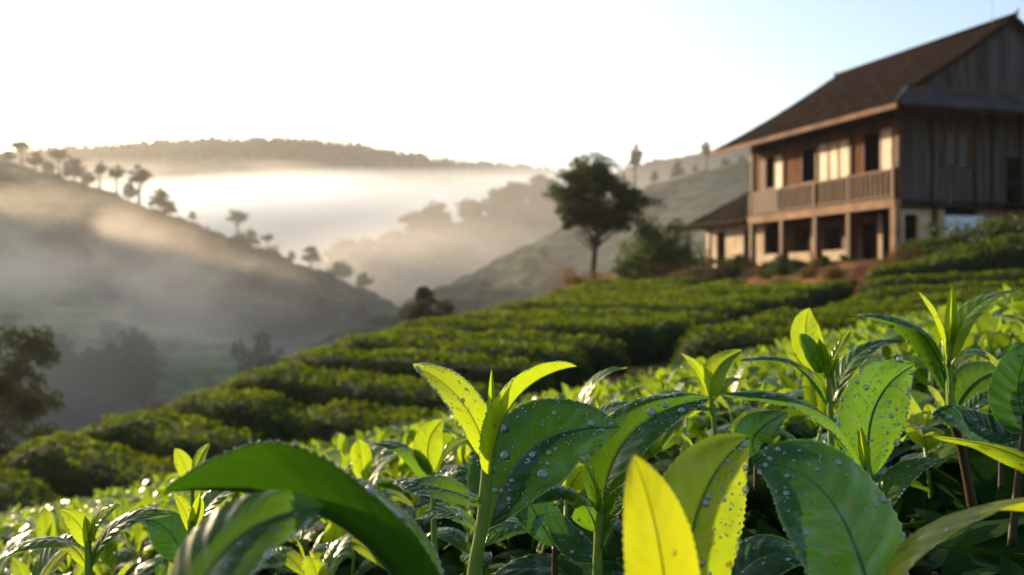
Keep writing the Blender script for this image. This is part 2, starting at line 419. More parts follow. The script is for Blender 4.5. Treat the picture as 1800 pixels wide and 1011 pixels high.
# ------------------------------------------------------------------ hills
def hill(name, crest, dirf, front, fslope, back, bslope, mat, label, rnd=8.0, amp=2.0, nscale=.03, rough=.5, row=0, rowscale=1.1, seed=1, nu=260, nv=120):
    cp = np.array([P(px, py, d)[:] for px, py, d in crest])
    s = np.concatenate([[0], np.cumsum(np.hypot(np.diff(cp[:, 0]), np.diff(cp[:, 1])))])
    t = np.linspace(0, s[-1], nu)
    cx, cy_, cz = [np.interp(t, s, cp[:, k]) for k in range(3)]
    k = np.ones(9) / 9
    sm = lambda a: np.convolve(np.pad(a, 4, mode='edge'), k, mode='valid')
    cx, cy_, cz = sm(cx), sm(cy_), sm(cz)
    e = np.concatenate([-np.geomspace(back, .5, nv // 4), [0], np.geomspace(.5, front, nv)])
    E, T = np.meshgrid(e, np.arange(nu), indexing='xy')
    df = np.array(dirf, float); df /= np.linalg.norm(df)
    X = cx[:, None] + df[0] * E; Y = cy_[:, None] + df[1] * E
    ro = rnd
    drop = np.where(E > 0, fslope * (np.sqrt(E * E + ro * ro) - ro), bslope * (np.sqrt(E * E + ro * ro) - ro))
    Z = cz[:, None] - drop + amp * fbm(X * nscale, Y * nscale, seed=seed) * sstep(0, 25, np.abs(E)) + rough * fbm(X * nscale * 12, Y * nscale * 12, seed=seed + 5, oct=3)
    if row:
        Z = Z + row * np.abs(np.sin(pi * (Z + .8 * fbm(X * .05, Y * .05, seed=4)) / rowscale))
    Z = np.maximum(Z, -61.5)
    V = np.stack([X, Y, Z], -1).reshape(-1, 3); a, b = X.shape
    i, j = np.meshgrid(np.arange(a - 1), np.arange(b - 1), indexing='ij')
    Fq = np.stack([i * b + j, i * b + j + 1, (i + 1) * b + j + 1, (i + 1) * b + j], -1).reshape(-1, 4)
    o = obj(name, mesh_np(name, V, Fq), mat)
    tag(o, label, 'hill', kind='structure')
    from mathutils.bvhtree import BVHTree
    return BVHTree.FromPolygons([tuple(v) for v in V.tolist()], Fq.tolist())
HB = {}
HB['far'] = hill('hill', [(-400, 300, 600), (-100, 285, 610), (60, 270, 620), (200, 262, 620), (300, 253, 620), (400, 249, 620), (520, 250, 620), (640, 264, 620), (700, 270, 620), (750, 284, 620), (850, 296, 620), (980, 306, 620), (1150, 340, 620), (1500, 390, 620)],
     (0, -1), 420, .42, 200, .5, M['hill_far'], 'long wooded ridge farthest away, pale above the fog', amp=14, nscale=.012, rough=4.0, seed=2)
HB['far2'] = hill('hill', [(330, 420, 520), (430, 360, 520), (500, 322, 520), (560, 312, 520), (640, 306, 520), (720, 318, 520), (800, 338, 520), (900, 350, 520), (1000, 400, 520)],
     (0, -1), 320, .5, 120, .5, M['hill_far'], 'small wooded spur rising from the fog below the far ridge', amp=8, nscale=.02, rough=3.5, seed=6)
HB['wood'] = hill('hill', [(1400, 250, 340), (1150, 285, 330), (1050, 315, 320), (970, 345, 300), (900, 362, 300), (830, 388, 290), (760, 405, 290), (700, 425, 285), (620, 462, 280), (540, 505, 275), (460, 560, 270)],
     (-.25, -1), 260, .5, 150, .5, M['hill_wood'], 'dark wooded ridge in the middle with mist on its flank', amp=6, nscale=.025, rough=1.5, seed=11)
HB['left'] = hill('hill', [(-700, 150, 150), (-400, 205, 160), (-150, 250, 170), (0, 288, 175), (60, 300, 176), (130, 322, 178), (200, 345, 180), (300, 383, 182), (400, 420, 184), (500, 456, 186), (560, 478, 188), (640, 510, 190), (720, 555, 190), (800, 610, 190), (900, 690, 190)],
     (.1, -1), 120, .62, 140, .55, M['hill_left'], 'dark tea covered hill on the far left, trees along its crest', amp=5, nscale=.035, rough=1.1, row=.3, rowscale=1.6, seed=21, nv=200)
HB['tea'] = hill('hill', [(-500, 420, 75), (-250, 455, 85), (0, 505, 95), (100, 530, 98), (200, 560, 100), (300, 582, 102), (400, 603, 104), (470, 625, 105), (540, 665, 105), (620, 720, 105), (720, 800, 104)],
     (.05, -1), 60, .42, 70, .6, M['hill_tea'], 'pale green tea slope low on the left behind the mist', rnd=14, amp=1.5, nscale=.05, rough=.3, row=.22, rowscale=1.0, seed=31, nv=240)
HB['right'] = hill('hill', [(2600, 60, 110), (2000, 150, 120), (1700, 205, 130), (1500, 250, 135), (1320, 288, 140), (1200, 318, 140), (1130, 338, 138), (1050, 376, 132), (950, 430, 126), (850, 478, 120), (750, 528, 112), (650, 572, 105), (560, 620, 98), (480, 668, 92), (380, 740, 88)],
     (-.35, -1), 75, .45, 120, .6, M['hill_right'], 'green tea hill on the right sloping down behind the house', rnd=10, amp=2.5, nscale=.04, rough=.4, row=.4, rowscale=1.3, seed=41, nv=200)
def on_hill(key, px, py, d0, step=None):
    """first hit of the view ray on that hill, else highest point of it at px"""
    h = HB[key].ray_cast(Vector((0, 0, 0)), P(px, py, 1).normalized())
    return h[0]
def crest_pt(key, px, tol=6):
    for k in range(400):
        py = 120 + k * 1.5
        h = on_hill(key, px, py, 0)
        if h is not None: return h, py
    return None, None

# ------------------------------------------------------------------ leaf cards
def scatter_cards(P0, Nn, size, aspect=.45, fold=.25, spread=.9, rng=rng):
    """diamond leaves: P0 (n,3), Nn (n,3) preferred normal, size (n,)"""
    n_ = len(P0)
    nn = Nn + spread * rng.normal(size=(n_, 3)); nn /= np.linalg.norm(nn, axis=1)[:, None] + 1e-9
    t = np.cross(nn, rng.normal(size=(n_, 3))); t /= np.linalg.norm(t, axis=1)[:, None] + 1e-9
    b = np.cross(nn, t); L = size[:, None]; W = L * aspect * .5
    v0 = P0 - t * L * .5; v2 = P0 + t * L * .5 + nn * L * -.1; m_ = P0 - t * L * .05
    v1 = m_ + b * W + nn * L * fold * .5; v3 = m_ - b * W + nn * L * fold * .5
    V = np.stack([v0, v1, v2, v3], 1).reshape(-1, 3)
    Fq = np.arange(n_ * 4).reshape(-1, 4)
    return V, Fq

# ------------------------------------------------------------------ tea hedges on the slope
TX, TY = .785, -.62
def q_surface(x, y):
    return ground(x, y)
def hedge(q0, t0, t1, wid, hgt, seed, label, curv=0.0, lod=1.0, straight=None, dens=1.0):
    """row of clipped tea along a contour; straight=((x0,y0),(x1,y1)) overrides"""
    L = abs(t1 - t0) if straight is None else math.dist(*straight)
    nu_ = max(8, int(L / .22)); t = np.linspace(0, 1, nu_)
    if straight is None:
        tt = t0 + (t1 - t0) * t
        qq = q0 + curv * tt * tt + (.10 if q0 < 14 else .16) * fbm(tt * .25, q0, seed=seed, oct=3)
        cx = NX * qq + TX * tt; cy_ = NY * qq + TY * tt
    else:
        (x0, y0), (x1, y1) = straight
        off = .2 * fbm(t * L * .22, 0, seed=seed, oct=3)
        dx, dy = (x1 - x0) / L, (y1 - y0) / L
        cx = x0 + (x1 - x0) * t - dy * off; cy_ = y0 + (y1 - y0) * t + dx * off
    gx = np.gradient(cx); gy = np.gradient(cy_); gl = np.hypot(gx, gy); gx /= gl; gy /= gl
    nx, ny = -gy, gx
    cz = ground(cx, cy_)
    K = 16; th = np.linspace(-.12, pi + .12, K)
    endt = np.minimum(1, np.minimum(t, 1 - t) * L / .45); endf = np.sqrt(np.clip(1 - (1 - endt) ** 2, .02, 1))
    ce = np.sign(np.cos(th)) * np.abs(np.cos(th)) ** .5; se = np.sign(np.sin(th)) * np.abs(np.sin(th)) ** .42
    T_, TH = np.meshgrid(np.arange(nu_), np.arange(K), indexing='ij')
    wv = 1 + .13 * fbm(t * L * .7, seed * 3.1, seed=seed, oct=3); hv = 1 + .10 * fbm(t * L * .6, seed * 1.7, seed=seed + 3, oct=3)
    notch = .22 * sstep(.45, .75, vnoise(t * L * .8, 5.5, seed=seed + 9))
    hv = hv - notch; wv = wv - notch
    W = (wid / 2 * wv * endf)[:, None] * ce[None, :]; H = (hgt * hv * (.35 + .65 * endf))[:, None] * se[None, :]
    X = cx[:, None] + nx[:, None] * W; Y = cy_[:, None] + ny[:, None] * W
    Zg = ground(X, Y)
    Zt = cz[:, None] * .6 + Zg * .4
    Z = Zt + H
    lump = .09 * fbm(X * 1.3, Y * 1.3, Z * 1.3, seed=seed + 1, oct=3) + .07 * fbm(X * 4, Y * 4, Z * 4, seed=seed + 2, oct=2)
    C = np.stack([cx[:, None] + 0 * W, cy_[:, None] + 0 * W, Zt + hgt * .3], -1)
    Pt = np.stack([X, Y, Z], -1); dirn = Pt - C; dl = np.linalg.norm(dirn, axis=-1, keepdims=True) + 1e-6; dirn /= dl
    Pt = Pt + dirn * lump[..., None]
    i, j = np.meshgrid(np.arange(nu_ - 1), np.arange(K - 1), indexing='ij')
    Fq = np.stack([i * K + j, (i + 1) * K + j, (i + 1) * K + j + 1, i * K + j + 1], -1).reshape(-1, 4)
    root = empty('tea_hedge', (float(cx.mean()), float(cy_.mean()), float(cz.mean())))
    tag(root, label, 'tea hedge', 'clipped tea hedges on the slope')
    O = np.array(root.location)
    Pin = Pt - dirn * .07
    obj('stem_mass', mesh_np('stem_mass', Pin.reshape(-1, 3) - O, Fq), M['core'], root)
    # leaves over the surface
    Pf = Pt.reshape(-1, 3); a, b, c_, d_ = [Pf[Fq[:, k]] for k in range(4)]
    area = .5 * np.linalg.norm(np.cross(c_ - a, d_ - b), axis=1); nf = np.cross(c_ - a, d_ - b); nf /= np.linalg.norm(nf, axis=1)[:, None] + 1e-9
    cen = (a + c_) / 2; outw = dirn.reshape(-1, 3)[Fq[:, 0]]
    sg = np.sign((nf * outw).sum(1)); nf *= sg[:, None]
    dist = np.linalg.norm(cen, axis=1)
    sz = (.052 + .0021 * dist) * lod
    vis = ((-cen * nf).sum(1) / dist > -.45) & (np.abs(cen[:, 0] / np.maximum(cen[:, 1], .1)) < .62)
    cnt = rng.poisson(np.where(vis, area * 1.25 * dens / (sz * sz * .5), 0))
    idx = np.repeat(np.arange(len(Fq)), cnt)
    r1 = rng.random((len(idx), 1)); r2 = rng.random((len(idx), 1))
    p = (a[idx] * (1 - r1) + b[idx] * r1) * (1 - r2) + (d_[idx] * (1 - r1) + c_[idx] * r1) * r2
    p = p + nf[idx] * rng.uniform(-.05, .045, (len(idx), 1))
    top = nf[idx][:, 2] > .55
    s_ = sz[idx] * rng.uniform(.7, 1.35, len(idx))
    nrm_ = nf[idx] + np.array([0, 0, .35])
    tipf = top & (rng.random(len(idx)) < .55)  # young tips on top only, sunlit brightness put into their leaf colour
    for nm, sel, mt in (('foliage', ~tipf, M['hedge']), ('lit_young_growth', tipf, M['hedge_top'])):
        if sel.sum():
            pp = p[sel] + (np.array([0, 0, .03]) if nm == 'lit_young_growth' else 0)
            V, Q = scatter_cards(pp - O, nrm_[sel], s_[sel])
            obj(nm, mesh_np(nm, V, Q, smooth=False), mt, root)
    return root

def bnd_t(q, curv=0):
    ts = np.linspace(-45, 10, 1100)
    qq = q + curv * ts * ts
    x = NX * qq + TX * ts; y = NY * qq + TY * ts
    bd = bnd_dist(x, y)
    ins = np.where(bd < 1.5)[0]
    return ts[ins[0]] if len(ins) else None
# path line dividing the slope
PA = (1.0, 13.5); PB = (11.0, 30.5)
def path_t(q):
    # solve n q + t c on line PA-PB
    dx, dy = PB[0] - PA[0], PB[1] - PA[1]
    # (NX q + TX t - PA0)*dy - (NY q + TY t - PA1)*dx = 0
    return -((NX * q - PA[0]) * dy - (NY * q - PA[1]) * dx) / (TX * dy - TY * dx)
left_q = [(4.0, .82), (5.0, .82), (6.0, .84), (7.0, .84), (8.0, .86), (9.0, .86), (10.0, .88), (11.05, .92), (12.2, 1.0), (13.5, 1.12), (15.0, 1.25), (16.7, 1.4), (18.6, 1.55), (20.7, 1.65), (22.9, 1.75), (25.2, 1.85), (27.7, 1.9), (30.2, 1.95), (32.8, 1.9), (35.3, 1.7)]
names_l = ['lowest tea hedge at the far left, almost hidden by the front shoots',
           'second lowest tea hedge at the left edge, olive green in shade',
           'low tea hedge curving over the left shoulder of the slope',
           'tea hedge at left with bare red earth showing at its foot',
           'fifth tea hedge up from the left edge of the picture',
           'sixth tea hedge up from the left edge of the picture',
           'seventh tea hedge up on the left skyline',
           'eighth tea hedge up, directly behind the tallest front shoot',
           'tea hedge below the small flat topped tree on the skyline',
           'tea hedge next above the one below the flat topped tree',
           'tea hedge on the lower middle slope, straight behind the bud of the tallest shoot',
           'narrow tea hedge on the lower middle slope ending at the earth path',
           'tea hedge on the middle slope beside the lower end of the earth path',
           'tea hedge on the middle slope with long dark shadow along its front',
           'tea hedge on the middle slope running to the earth path',
           'bright topped tea hedge crossing the upper slope',
           'fourth tea hedge down from the earth bank by the house',
           'third tea hedge down from the earth bank by the house',
           'second tea hedge down from the earth bank by the house',
           'uppermost tea hedge on the left, just below the lone tree']
for k, (q, wd) in enumerate(left_q):
    tb = bnd_t(q, .002)
    if tb is None: continue
    te = min(path_t(q) - .6, 8.0)
    tts = np.linspace(tb, te, 300); qq_ = q + .002 * tts ** 2
    on_ = np.where(pad_dist(NX * qq_ + TX * tts, NY * qq_ + TY * tts) > -1.5)[0]
    if len(on_): te = float(tts[on_[0]])
    if te - tb < 3 and q > 30: continue
    if te - tb < 1.5: te = tb + 6
    h_ = .46 if q < 11 else .54 if q < 15 else .66 if q < 20 else .76
    if q in (7.0, 8.0):      # broken by a patch of bare red earth
        ts = tb + (4.6 if q > 7.5 else 5.4)
        hedge(q, tb, ts, wd, h_, 60 + k, 'left piece of a low tea hedge cut by the %s patch of red earth' % ('upper' if q > 7.5 else 'lower'), .002)
        hedge(q - .1, ts + .5, te, wd, h_, 80 + k, names_l[k], .002)
    else:
        hedge(q, tb, te, wd, h_, 60 + k, names_l[k], .002)
right_q = [(13.0, 1.4), (14.9, 1.5), (16.9, 1.6), (19.1, 1.75), (21.5, 1.85), (24.0, 1.9), (26.6, 1.9)]
names_r = ['nearest tea hedge right of the earth path, behind the shoots in front',
           'second tea hedge right of the earth path, bright with young leaves',
           'third tea hedge right of the earth path', 'fourth tea hedge right of the earth path, in the middle of the slope',
           'fifth tea hedge right of the earth path, below the house', 'sixth tea hedge right of the earth path, below the house', 'seventh tea hedge right of the earth path, close under the terrace hedge']
for k, (q, wd) in enumerate(right_q):
    ts = path_t(q) + .7
    hedge(q, ts, ts + 15, wd, .78, 140 + k, names_r[k], 0.0)
# hedges on the terrace edge in front of the house
hedge(0, 0, 0, 1.5, 1.1, 201, 'tall dense tea hedge on the terrace edge in front of the house', straight=((11.0, 31.4), (20.5, 26.6)))
hedge(0, 0, 0, 1.6, .9, 202, 'tea hedge running beneath the tall terrace hedge at the right edge', straight=((10.0, 28.8), (19, 24.2)))
hedge(0, 0, 0, 1.3, .55, 203, 'short low tea hedge on the crest beside the lone tree', straight=((2.6, 36.5), (6.2, 41.5)))
hedge(0, 0, 0, 1.5, .6, 204, 'low tea hedge at the foot of the earth bank before the verandah', straight=((5.2, 39.2), (7.8, 34.2)))

# ------------------------------------------------------------------ trees
def tree_meshes(seed, H, crown_r, crown_h, z0, nclump, leaves, lsize, trunk_r, flat=1.0, ragged=1.0, nl_mat='tree', lean=0.0, cl_r=.28):
    rg = np.random.default_rng(seed); rnd = random.Random(seed)
    tb = MB()
    top = Vector((lean * H, 0, H * .86))
    tr_pts = [Vector((0, 0, -.5))] + [Vector((lean * H * f * f + .015 * H * sin(7 * f + seed), .015 * H * cos(5 * f + seed), H * .86 * f)) for f in (0.0, .15, .3, .45, .6, .8, 1.0)]
    rr = [trunk_r * 1.35, trunk_r * 1.2, trunk_r, trunk_r * .85, trunk_r * .7, trunk_r * .5, trunk_r * .3, trunk_r * .1]
    tb.tube(tr_pts, rr, 8)
    cl = []
    for i in range(nclump):
        for _ in range(50):
            v = rg.normal(size=3); v /= np.linalg.norm(v); v *= rg.random() ** .4
            if v[2] > -.75: break
        hz = z0 + (v[2] * .5 + .5) * crown_h
        wr = crown_r * (1 - .35 * max(0, v[2]))
        c = Vector((lean * H * (hz / H) ** 2 + v[0] * wr, v[1] * wr, hz))
        cl.append(c)
        fz = max(.2, min(.95, (hz - .28 * crown_r) / (H * .86) - .12 * rnd.random()))
        k = fz * 6 + 1; i0 = int(min(k, 6)); f = k - i0
        s = tr_pts[i0].lerp(tr_pts[min(i0 + 1, 7)], f)
        md = s.lerp(c, .5) + Vector((rnd.uniform(-.05, .05) * H, rnd.uniform(-.05, .05) * H, -.03 * H * rnd.random()))
        tb.tube([s, md, c], [trunk_r * .32, trunk_r * .2, trunk_r * .06], 5)
    # leaf clumps
    Ps = []; Ns = []
    for c in cl:
        m_ = int(leaves / nclump * rg.uniform(.6, 1.5))
        cr = crown_r * cl_r * rg.uniform(.7, 1.45)
        sub = [np.array(c) + rg.normal(size=3) * cr * np.array([.7, .7, .35 * flat]) for _ in range(6)]
        for s_ in sub:
            mm = max(2, m_ // 6)
            v = rg.normal(size=(mm, 3)); v /= np.linalg.norm(v, axis=1)[:, None]
            v *= (rg.random((mm, 1)) ** .45)
            Ps.append(s_ + v * cr * .75 * np.array([1, 1, .6 * flat]) * ragged); Ns.append(v + np.array([0, 0, .5]))
    Ps = np.concatenate(Ps); Ns = np.concatenate(Ns)
    V, Q = scatter_cards(Ps, Ns, lsize * rg.uniform(.6, 1.5, len(Ps)), aspect=.55, rng=rg)
    return tb.mesh('trunk', True), mesh_np('crown', V, Q, smooth=False)
TREES = {}
def tproto(key, mat='tree', **kw):
    a, b = tree_meshes(**kw); a.materials.append(M['bark']); b.materials.append(M[mat]); TREES[key] = (a, b, kw['H'])
tproto('lone', seed=6, H=7.2, crown_r=2.2, crown_h=4.2, z0=2.8, nclump=60, leaves=30000, lsize=.12, trunk_r=.17, flat=1.0, cl_r=.23)
tproto('round', seed=8, H=7, crown_r=2.0, crown_h=4.6, z0=1.6, nclump=22, leaves=6500, lsize=.28, trunk_r=.34, cl_r=.36)
tproto('slender', seed=9, H=9, crown_r=1.5, crown_h=5.2, z0=3.4, nclump=16, leaves=5200, lsize=.3, trunk_r=.32, flat=.8, cl_r=.4)
tproto('flat', seed=15, H=8, crown_r=2.4, crown_h=3.8, z0=3.6, nclump=20, leaves=6000, lsize=.29, trunk_r=.34, flat=.7, cl_r=.36)
tproto('bushy', seed=12, H=5, crown_r=2.1, crown_h=3.9, z0=.4, nclump=24, leaves=5200, lsize=.24, trunk_r=.16)
tproto('tall', seed=17, H=12, crown_r=2.4, crown_h=8.2, z0=2.6, nclump=30, leaves=8500, lsize=.24, trunk_r=.28)
tproto('near', seed=23, H=9, crown_r=2.3, crown_h=7.4, z0=.6, nclump=40, leaves=34000, lsize=.13, trunk_r=.25)
tproto('shrub', mat='shrub', seed=31, H=2.6, crown_r=1.45, crown_h=2.2, z0=.15, nclump=26, leaves=9000, lsize=.11, trunk_r=.1, cl_r=.34)
tproto('small_shrub', mat='shrub', seed=33, H=1.2, crown_r=.75, crown_h=1.0, z0=.05, nclump=14, leaves=3000, lsize=.08, trunk_r=.04, cl_r=.4)
tproto('russet', mat='russet', seed=35, H=1.2, crown_r=.8, crown_h=.9, z0=.05, nclump=14, leaves=2600, lsize=.085, trunk_r=.04, cl_r=.4)
tproto('olive', mat='russet', seed=37, H=6, crown_r=2.4, crown_h=4.8, z0=.7, nclump=30, leaves=16000, lsize=.2, trunk_r=.18, cl_r=.36)
def put_tree(key, loc, H, label, group=None, name='tree', cat='tree', wide=1.0):
    a, b, h0 = TREES[key]
    r = empty(name, loc, random.uniform(0, 6.28)); s = H / h0
    r.scale = (s * wide, s * wide, s)
    obj('trunk', a, None, r); obj('crown', b, None, r)
    tag(r, label, cat, group)
    return r
# named trees: key, px, py base, distance, top py
def gz(x, y): return float(ground(np.array([x]), np.array([y]))[0])
def near_tree(key, px, ytop, d, label, wide=1.0, name='tree', cat='tree', group=None):
    x = (px - 900) / F * d; z0 = gz(x, d); zt = (505.5 - ytop) / F * d
    return put_tree(key, (x, d, z0), zt - z0, label, group, name, cat, wide)
def hill_tree(hk, key, px, ytop, label, wide=1.0, group=None, py=None, name='tree'):
    if py is None: h, _ = crest_pt(hk, px)
    else: h = on_hill(hk, px, py, 0)
    if h is None: return None
    zt = (505.5 - ytop) / F * h.y
    H = max(1.5, (zt - h.z + .3) * 1.08)
    return put_tree(key, (h.x, h.y, h.z - .3), H, label, group, name, 'tree', wide)

r = put_tree('lone', (.084 * 47, 47, gz(.084 * 47, 47)), 1, 'large dark spreading tree standing alone left of the house')
z0 = r.location.z; Ht = (505.5 - 268) / F * 47 - z0; s = 1.02 * Ht / 7.2; r.scale = (s * 1.02, s * 1.02, s)
near_tree('shrub', 1162, 380, 47, 'dense dark green shrub left of the small outbuilding', .8, 'shrub', 'shrub')
near_tree('small_shrub', 1120, 432, 46, 'small rounded bush leaning on the left of the dense dark shrub', .7, 'shrub', 'shrub')
near_tree('small_shrub', 1235, 448, 49, 'low green bush beneath the white wall of the outbuilding', 1.4, 'shrub', 'shrub')
near_tree('small_shrub', 1282, 450, 48.5, 'low bush at the corner where outbuilding meets verandah', 1.3, 'shrub', 'shrub')
near_tree('small_shrub', 1508, 452, 40.6, 'leafy bush against the foot of the verandah posts', .7, 'shrub', 'shrub')
near_tree('russet', 1180, 458, 45, 'brownish bush below the dense dark shrub', 1.2, 'shrub', 'shrub')
near_tree('russet', 1020, 472, 45, 'rusty brown bush at the foot of the lone tree', 1.2, 'shrub', 'shrub')
near_tree('russet', 1225, 470, 42, 'russet bush on the earth bank, left of the verandah', 1.3, 'shrub', 'shrub')
near_tree('small_shrub', 1640, 408, 38.5, 'bush between the terrace hedge and the cream wall', 1.5, 'shrub', 'shrub')
near_tree('small_shrub', 1750, 372, 38.0, 'dark bush against the right end of the house', 1.6, 'shrub', 'shrub')
rb_ = random.Random(12)
for i in range(260):
    px = rb_.uniform(1085, 1620); dd = rb_.uniform(31.5, 43)
    kx = (px - 900) / F * dd
    if pad_dist(np.array([kx]), np.array([dd]))[0] > 1.3 or pad_dist(np.array([kx]), np.array([dd]))[0] < -1.2: continue
    ru = rb_.random() < .35
    put_tree('russet' if ru else 'small_shrub', (kx, dd, gz(kx, dd) - .05), rb_.uniform(.28, .62), 'rusty tuft on the bare earth bank below the verandah' if ru else 'small green tuft on the bare earth bank below the verandah', 'tufts on the earth bank', 'shrub', 'shrub', rb_.uniform(.9, 1.4))
# free standing trees in the valley
def valley_tree(key, px, ytop, ybase, d, label, wide=1.0, group=None):
    p = P(px, ybase, d); H = (ybase - ytop) / F * d
    hits = [HB[k].ray_cast(Vector((p.x, p.y, 200)), Vector((0, 0, -1)))[0] for k in HB]
    zs = [h.z for h in hits if h is not None] + [gz(p.x, p.y)]
    zb = max(zs)
    zt = (505.5 - ytop) / F * d
    return put_tree(key, (p.x, p.y, zb - .3), max(2, zt - zb), label, group, 'tree', 'tree', wide)
valley_tree('near', -14, 385, 860, 27, 'tall dark tree cut off by the left edge below the pale tea slope', .55)
valley_tree('bushy', 458, 560, 700, 72, 'hazy brown domed tree behind the left skyline of the tea', .62)
valley_tree('tall', 366, 600, 720, 62, 'narrow tree just left of the brown domed tree', .35)
valley_tree('slender', 755, 474, 620, 52, 'small flat topped tree rising behind the middle of the tea skyline', .95)
valley_tree('olive', 288, 668, 740, 48, 'small brown bush like tree on the left skyline of the tea', .42)
# crest of the left hill
LT = [(14, 262, 'bushy', 'low dense tree at the left edge on the crest of the left hill', 1.1),
      (85, 282, 'bushy', 'low bush like tree between the rounded and the open crowned tree', 1.0),
      (155, 300, 'bushy', 'low dark tree just left of the three thin trees', .9),
      (300, 352, 'bushy', 'little low tree right of the dome shaped one', .9),
      (440, 402, 'bushy', 'little round bush between the airy tree and the low spreading one', 1.0),
      (-25, 240, 'round', 'tree at the left edge on the crest of the left hill', 1.2),
      (38, 246, 'flat', 'spreading tree near the left edge on the crest, leaning on bright sky', 1.0),
      (62, 262, 'round', 'rounded tree right of the spreading one on the left crest', .9),
      (104, 262, 'flat', 'open crowned tree on the left crest before the slope steepens', 1.0),
      (130, 276, 'bushy', 'dense low tree on the left crest beside the open crowned one', .9),
      (176, 284, 'slender', 'slim tree, first of the three thin trees on the left crest', 1.1),
      (205, 290, 'slender', 'slim tree in the middle of the three thin trees on the left crest', 1.2),
      (228, 318, 'bushy', 'low bush like tree at the foot of the thin trees', .7),
      (246, 290, 'slender', 'slim tree, last and darkest of the three thin trees on the left crest', 1.2),
      (281, 330, 'bushy', 'dome shaped tree right of the thin trees on the left crest', 1.0),
      (339, 370, 'round', 'very small tree alone on the falling crest of the left hill', .75),
      (417, 371, 'flat', 'airy tree with thin trunk halfway down the left hill crest', .9),
      (470, 412, 'flat', 'low spreading tree right of the airy tree on the left hill', 1.0),
      (512, 440, 'round', 'small round tree left of the dark upright one on the left hill', .9),
      (546, 430, 'round', 'dark upright tree low on the crest of the left hill', .95),
      (598, 458, 'bushy', 'broad tree where the left hill crest dips into the mist', 1.2),
      (640, 478, 'bushy', 'faint tree sinking into mist at the low end of the left hill', 1.0)]
for px, yt, k, lab, wd in LT:
    hill_tree('left', k, px, yt, lab, wd)
for i in range(60):   # scrubby trees on the shaded flank
    px = random.uniform(90, 700); f = random.random()
    base = np.interp(px, [0, 200, 400, 560, 720], [300, 355, 430, 490, 570]) + 20 + f * 150
    h = on_hill('left', px, base, 0)
    if h is None: continue
    s = random.uniform(3.5, 7)
    put_tree(random.choice(['bushy', 'round', 'bushy']), (h.x, h.y, h.z - .3), s, 'dim scrubby tree on the shaded flank of the left hill', 'scrubby trees on the left hill flank')
# ridge top trees on the right
RT = [(1117, 253, 'slender', 'tall slim tree with a tuft crown above the lone tree, on the right hill', .7),
      (1150, 298, 'round', 'small tree right of the slim tuft crowned tree on the right hill', .7),
      (1192, 282, 'bushy', 'dark pointed tree on the crest of the right hill', .75),
      (1222, 290, 'round', 'low tree between the dark pointed one and the stacked crown one', .8),
      (1242, 247, 'slender', 'tall tree with stacked crown near the roof corner', .8),
      (1275, 284, 'bushy', 'low tree on the right hill just under the roof corner', .9),
      (1305, 274, 'bushy', 'low tree on the right hill touching the house wall', .9),
      (1088, 318, 'bushy', 'small tree on the right hill close behind the lone tree crown', .8)]
for px, yt, k, lab, wd in RT:
    hill_tree('right', k, px, yt, lab, wd)
for i in range(16):
    px = random.uniform(830, 1310); base = np.interp(px, [800, 950, 1130, 1320], [505, 440, 350, 300]) + random.uniform(10, 110)
    h = on_hill('right', px, base, 0)
    if h is None: continue
    put_tree(random.choice(['bushy', 'round']), (h.x, h.y, h.z - .2), random.uniform(1.2, 2.6), 'small bush like tree dotted on the green right hill', 'small trees dotted on the right hill')
# wooded middle ridge
for i in range(95):
    px = random.uniform(560, 985)
    cr_ = np.interp(px, [540, 620, 700, 760, 830, 900, 985], [505, 462, 425, 405, 388, 362, 338])
    base = cr_ + (random.uniform(3, 14) if i < 45 else random.uniform(10, 90))
    h = on_hill('wood', px, base, 0)
    if h is None: continue
    put_tree(random.choice(['bushy', 'round', 'tall', 'flat']), (h.x, h.y, h.z - .5), random.uniform(5, 10), 'tree of the hazy wood on the middle ridge', 'trees of the wood on the middle ridge')
# dark trees low on the pale tea slope
for i in range(20):
    px = random.uniform(70, 240); base = random.uniform(650, 760)
    h = on_hill('tea', px, base, 0)
    if h is None: continue
    put_tree(random.choice(['bushy', 'round', 'tall']), (h.x, h.y, h.z - .4), random.uniform(3, 6), 'murky tree in the dark clump low on the pale tea slope', 'dark clump of trees low on the left')
for i in range(26):
    px = random.uniform(380, 640); base = random.uniform(560, 640)
    h = on_hill('left', px, base, 0) or on_hill('right', px, base, 0)
    if h is None: continue
    put_tree(random.choice(['bushy', 'round']), (h.x, h.y, h.z - .4), random.uniform(2.5, 5), 'dim tree in the misty valley bottom between the hills', 'dim trees in the valley bottom')
# far wood on the farthest ridge: one mass
Ps = []
for i in range(2600):
    px = random.uniform(-60, 1250)
    hh = on_hill('far', px, np.interp(px, [-400, -100, 60, 300, 520, 640, 750, 980, 1250], [300, 285, 270, 253, 250, 264, 284, 306, 355]) + abs(random.gauss(0, 10)) + (6 if i % 3 else 3), 0)
    if hh is not None: Ps.append((hh.x, hh.y, hh.z + random.uniform(-1, 2.4)))
for i in range(700):
    px = random.uniform(440, 860)
    hh = on_hill('far2', px, random.uniform(305, 360), 0)
    if hh is not None: Ps.append((hh.x, hh.y, hh.z + random.uniform(-1, 2)))
Ps = np.array(Ps); big = np.repeat(Ps, 16, axis=0); big = big + rng.normal(size=big.shape) * np.array([2.2, 2.2, 2.0])
V, Q = scatter_cards(big, rng.normal(size=big.shape) + np.array([0, -.3, .6]), rng.uniform(1.6, 3.4, len(big)), aspect=.7)
tag(obj('distant_wood', mesh_np('distant_wood', V, Q, smooth=False), M['tree']), 'pale mass of trees covering the farthest ridge', 'woodland', kind='stuff')

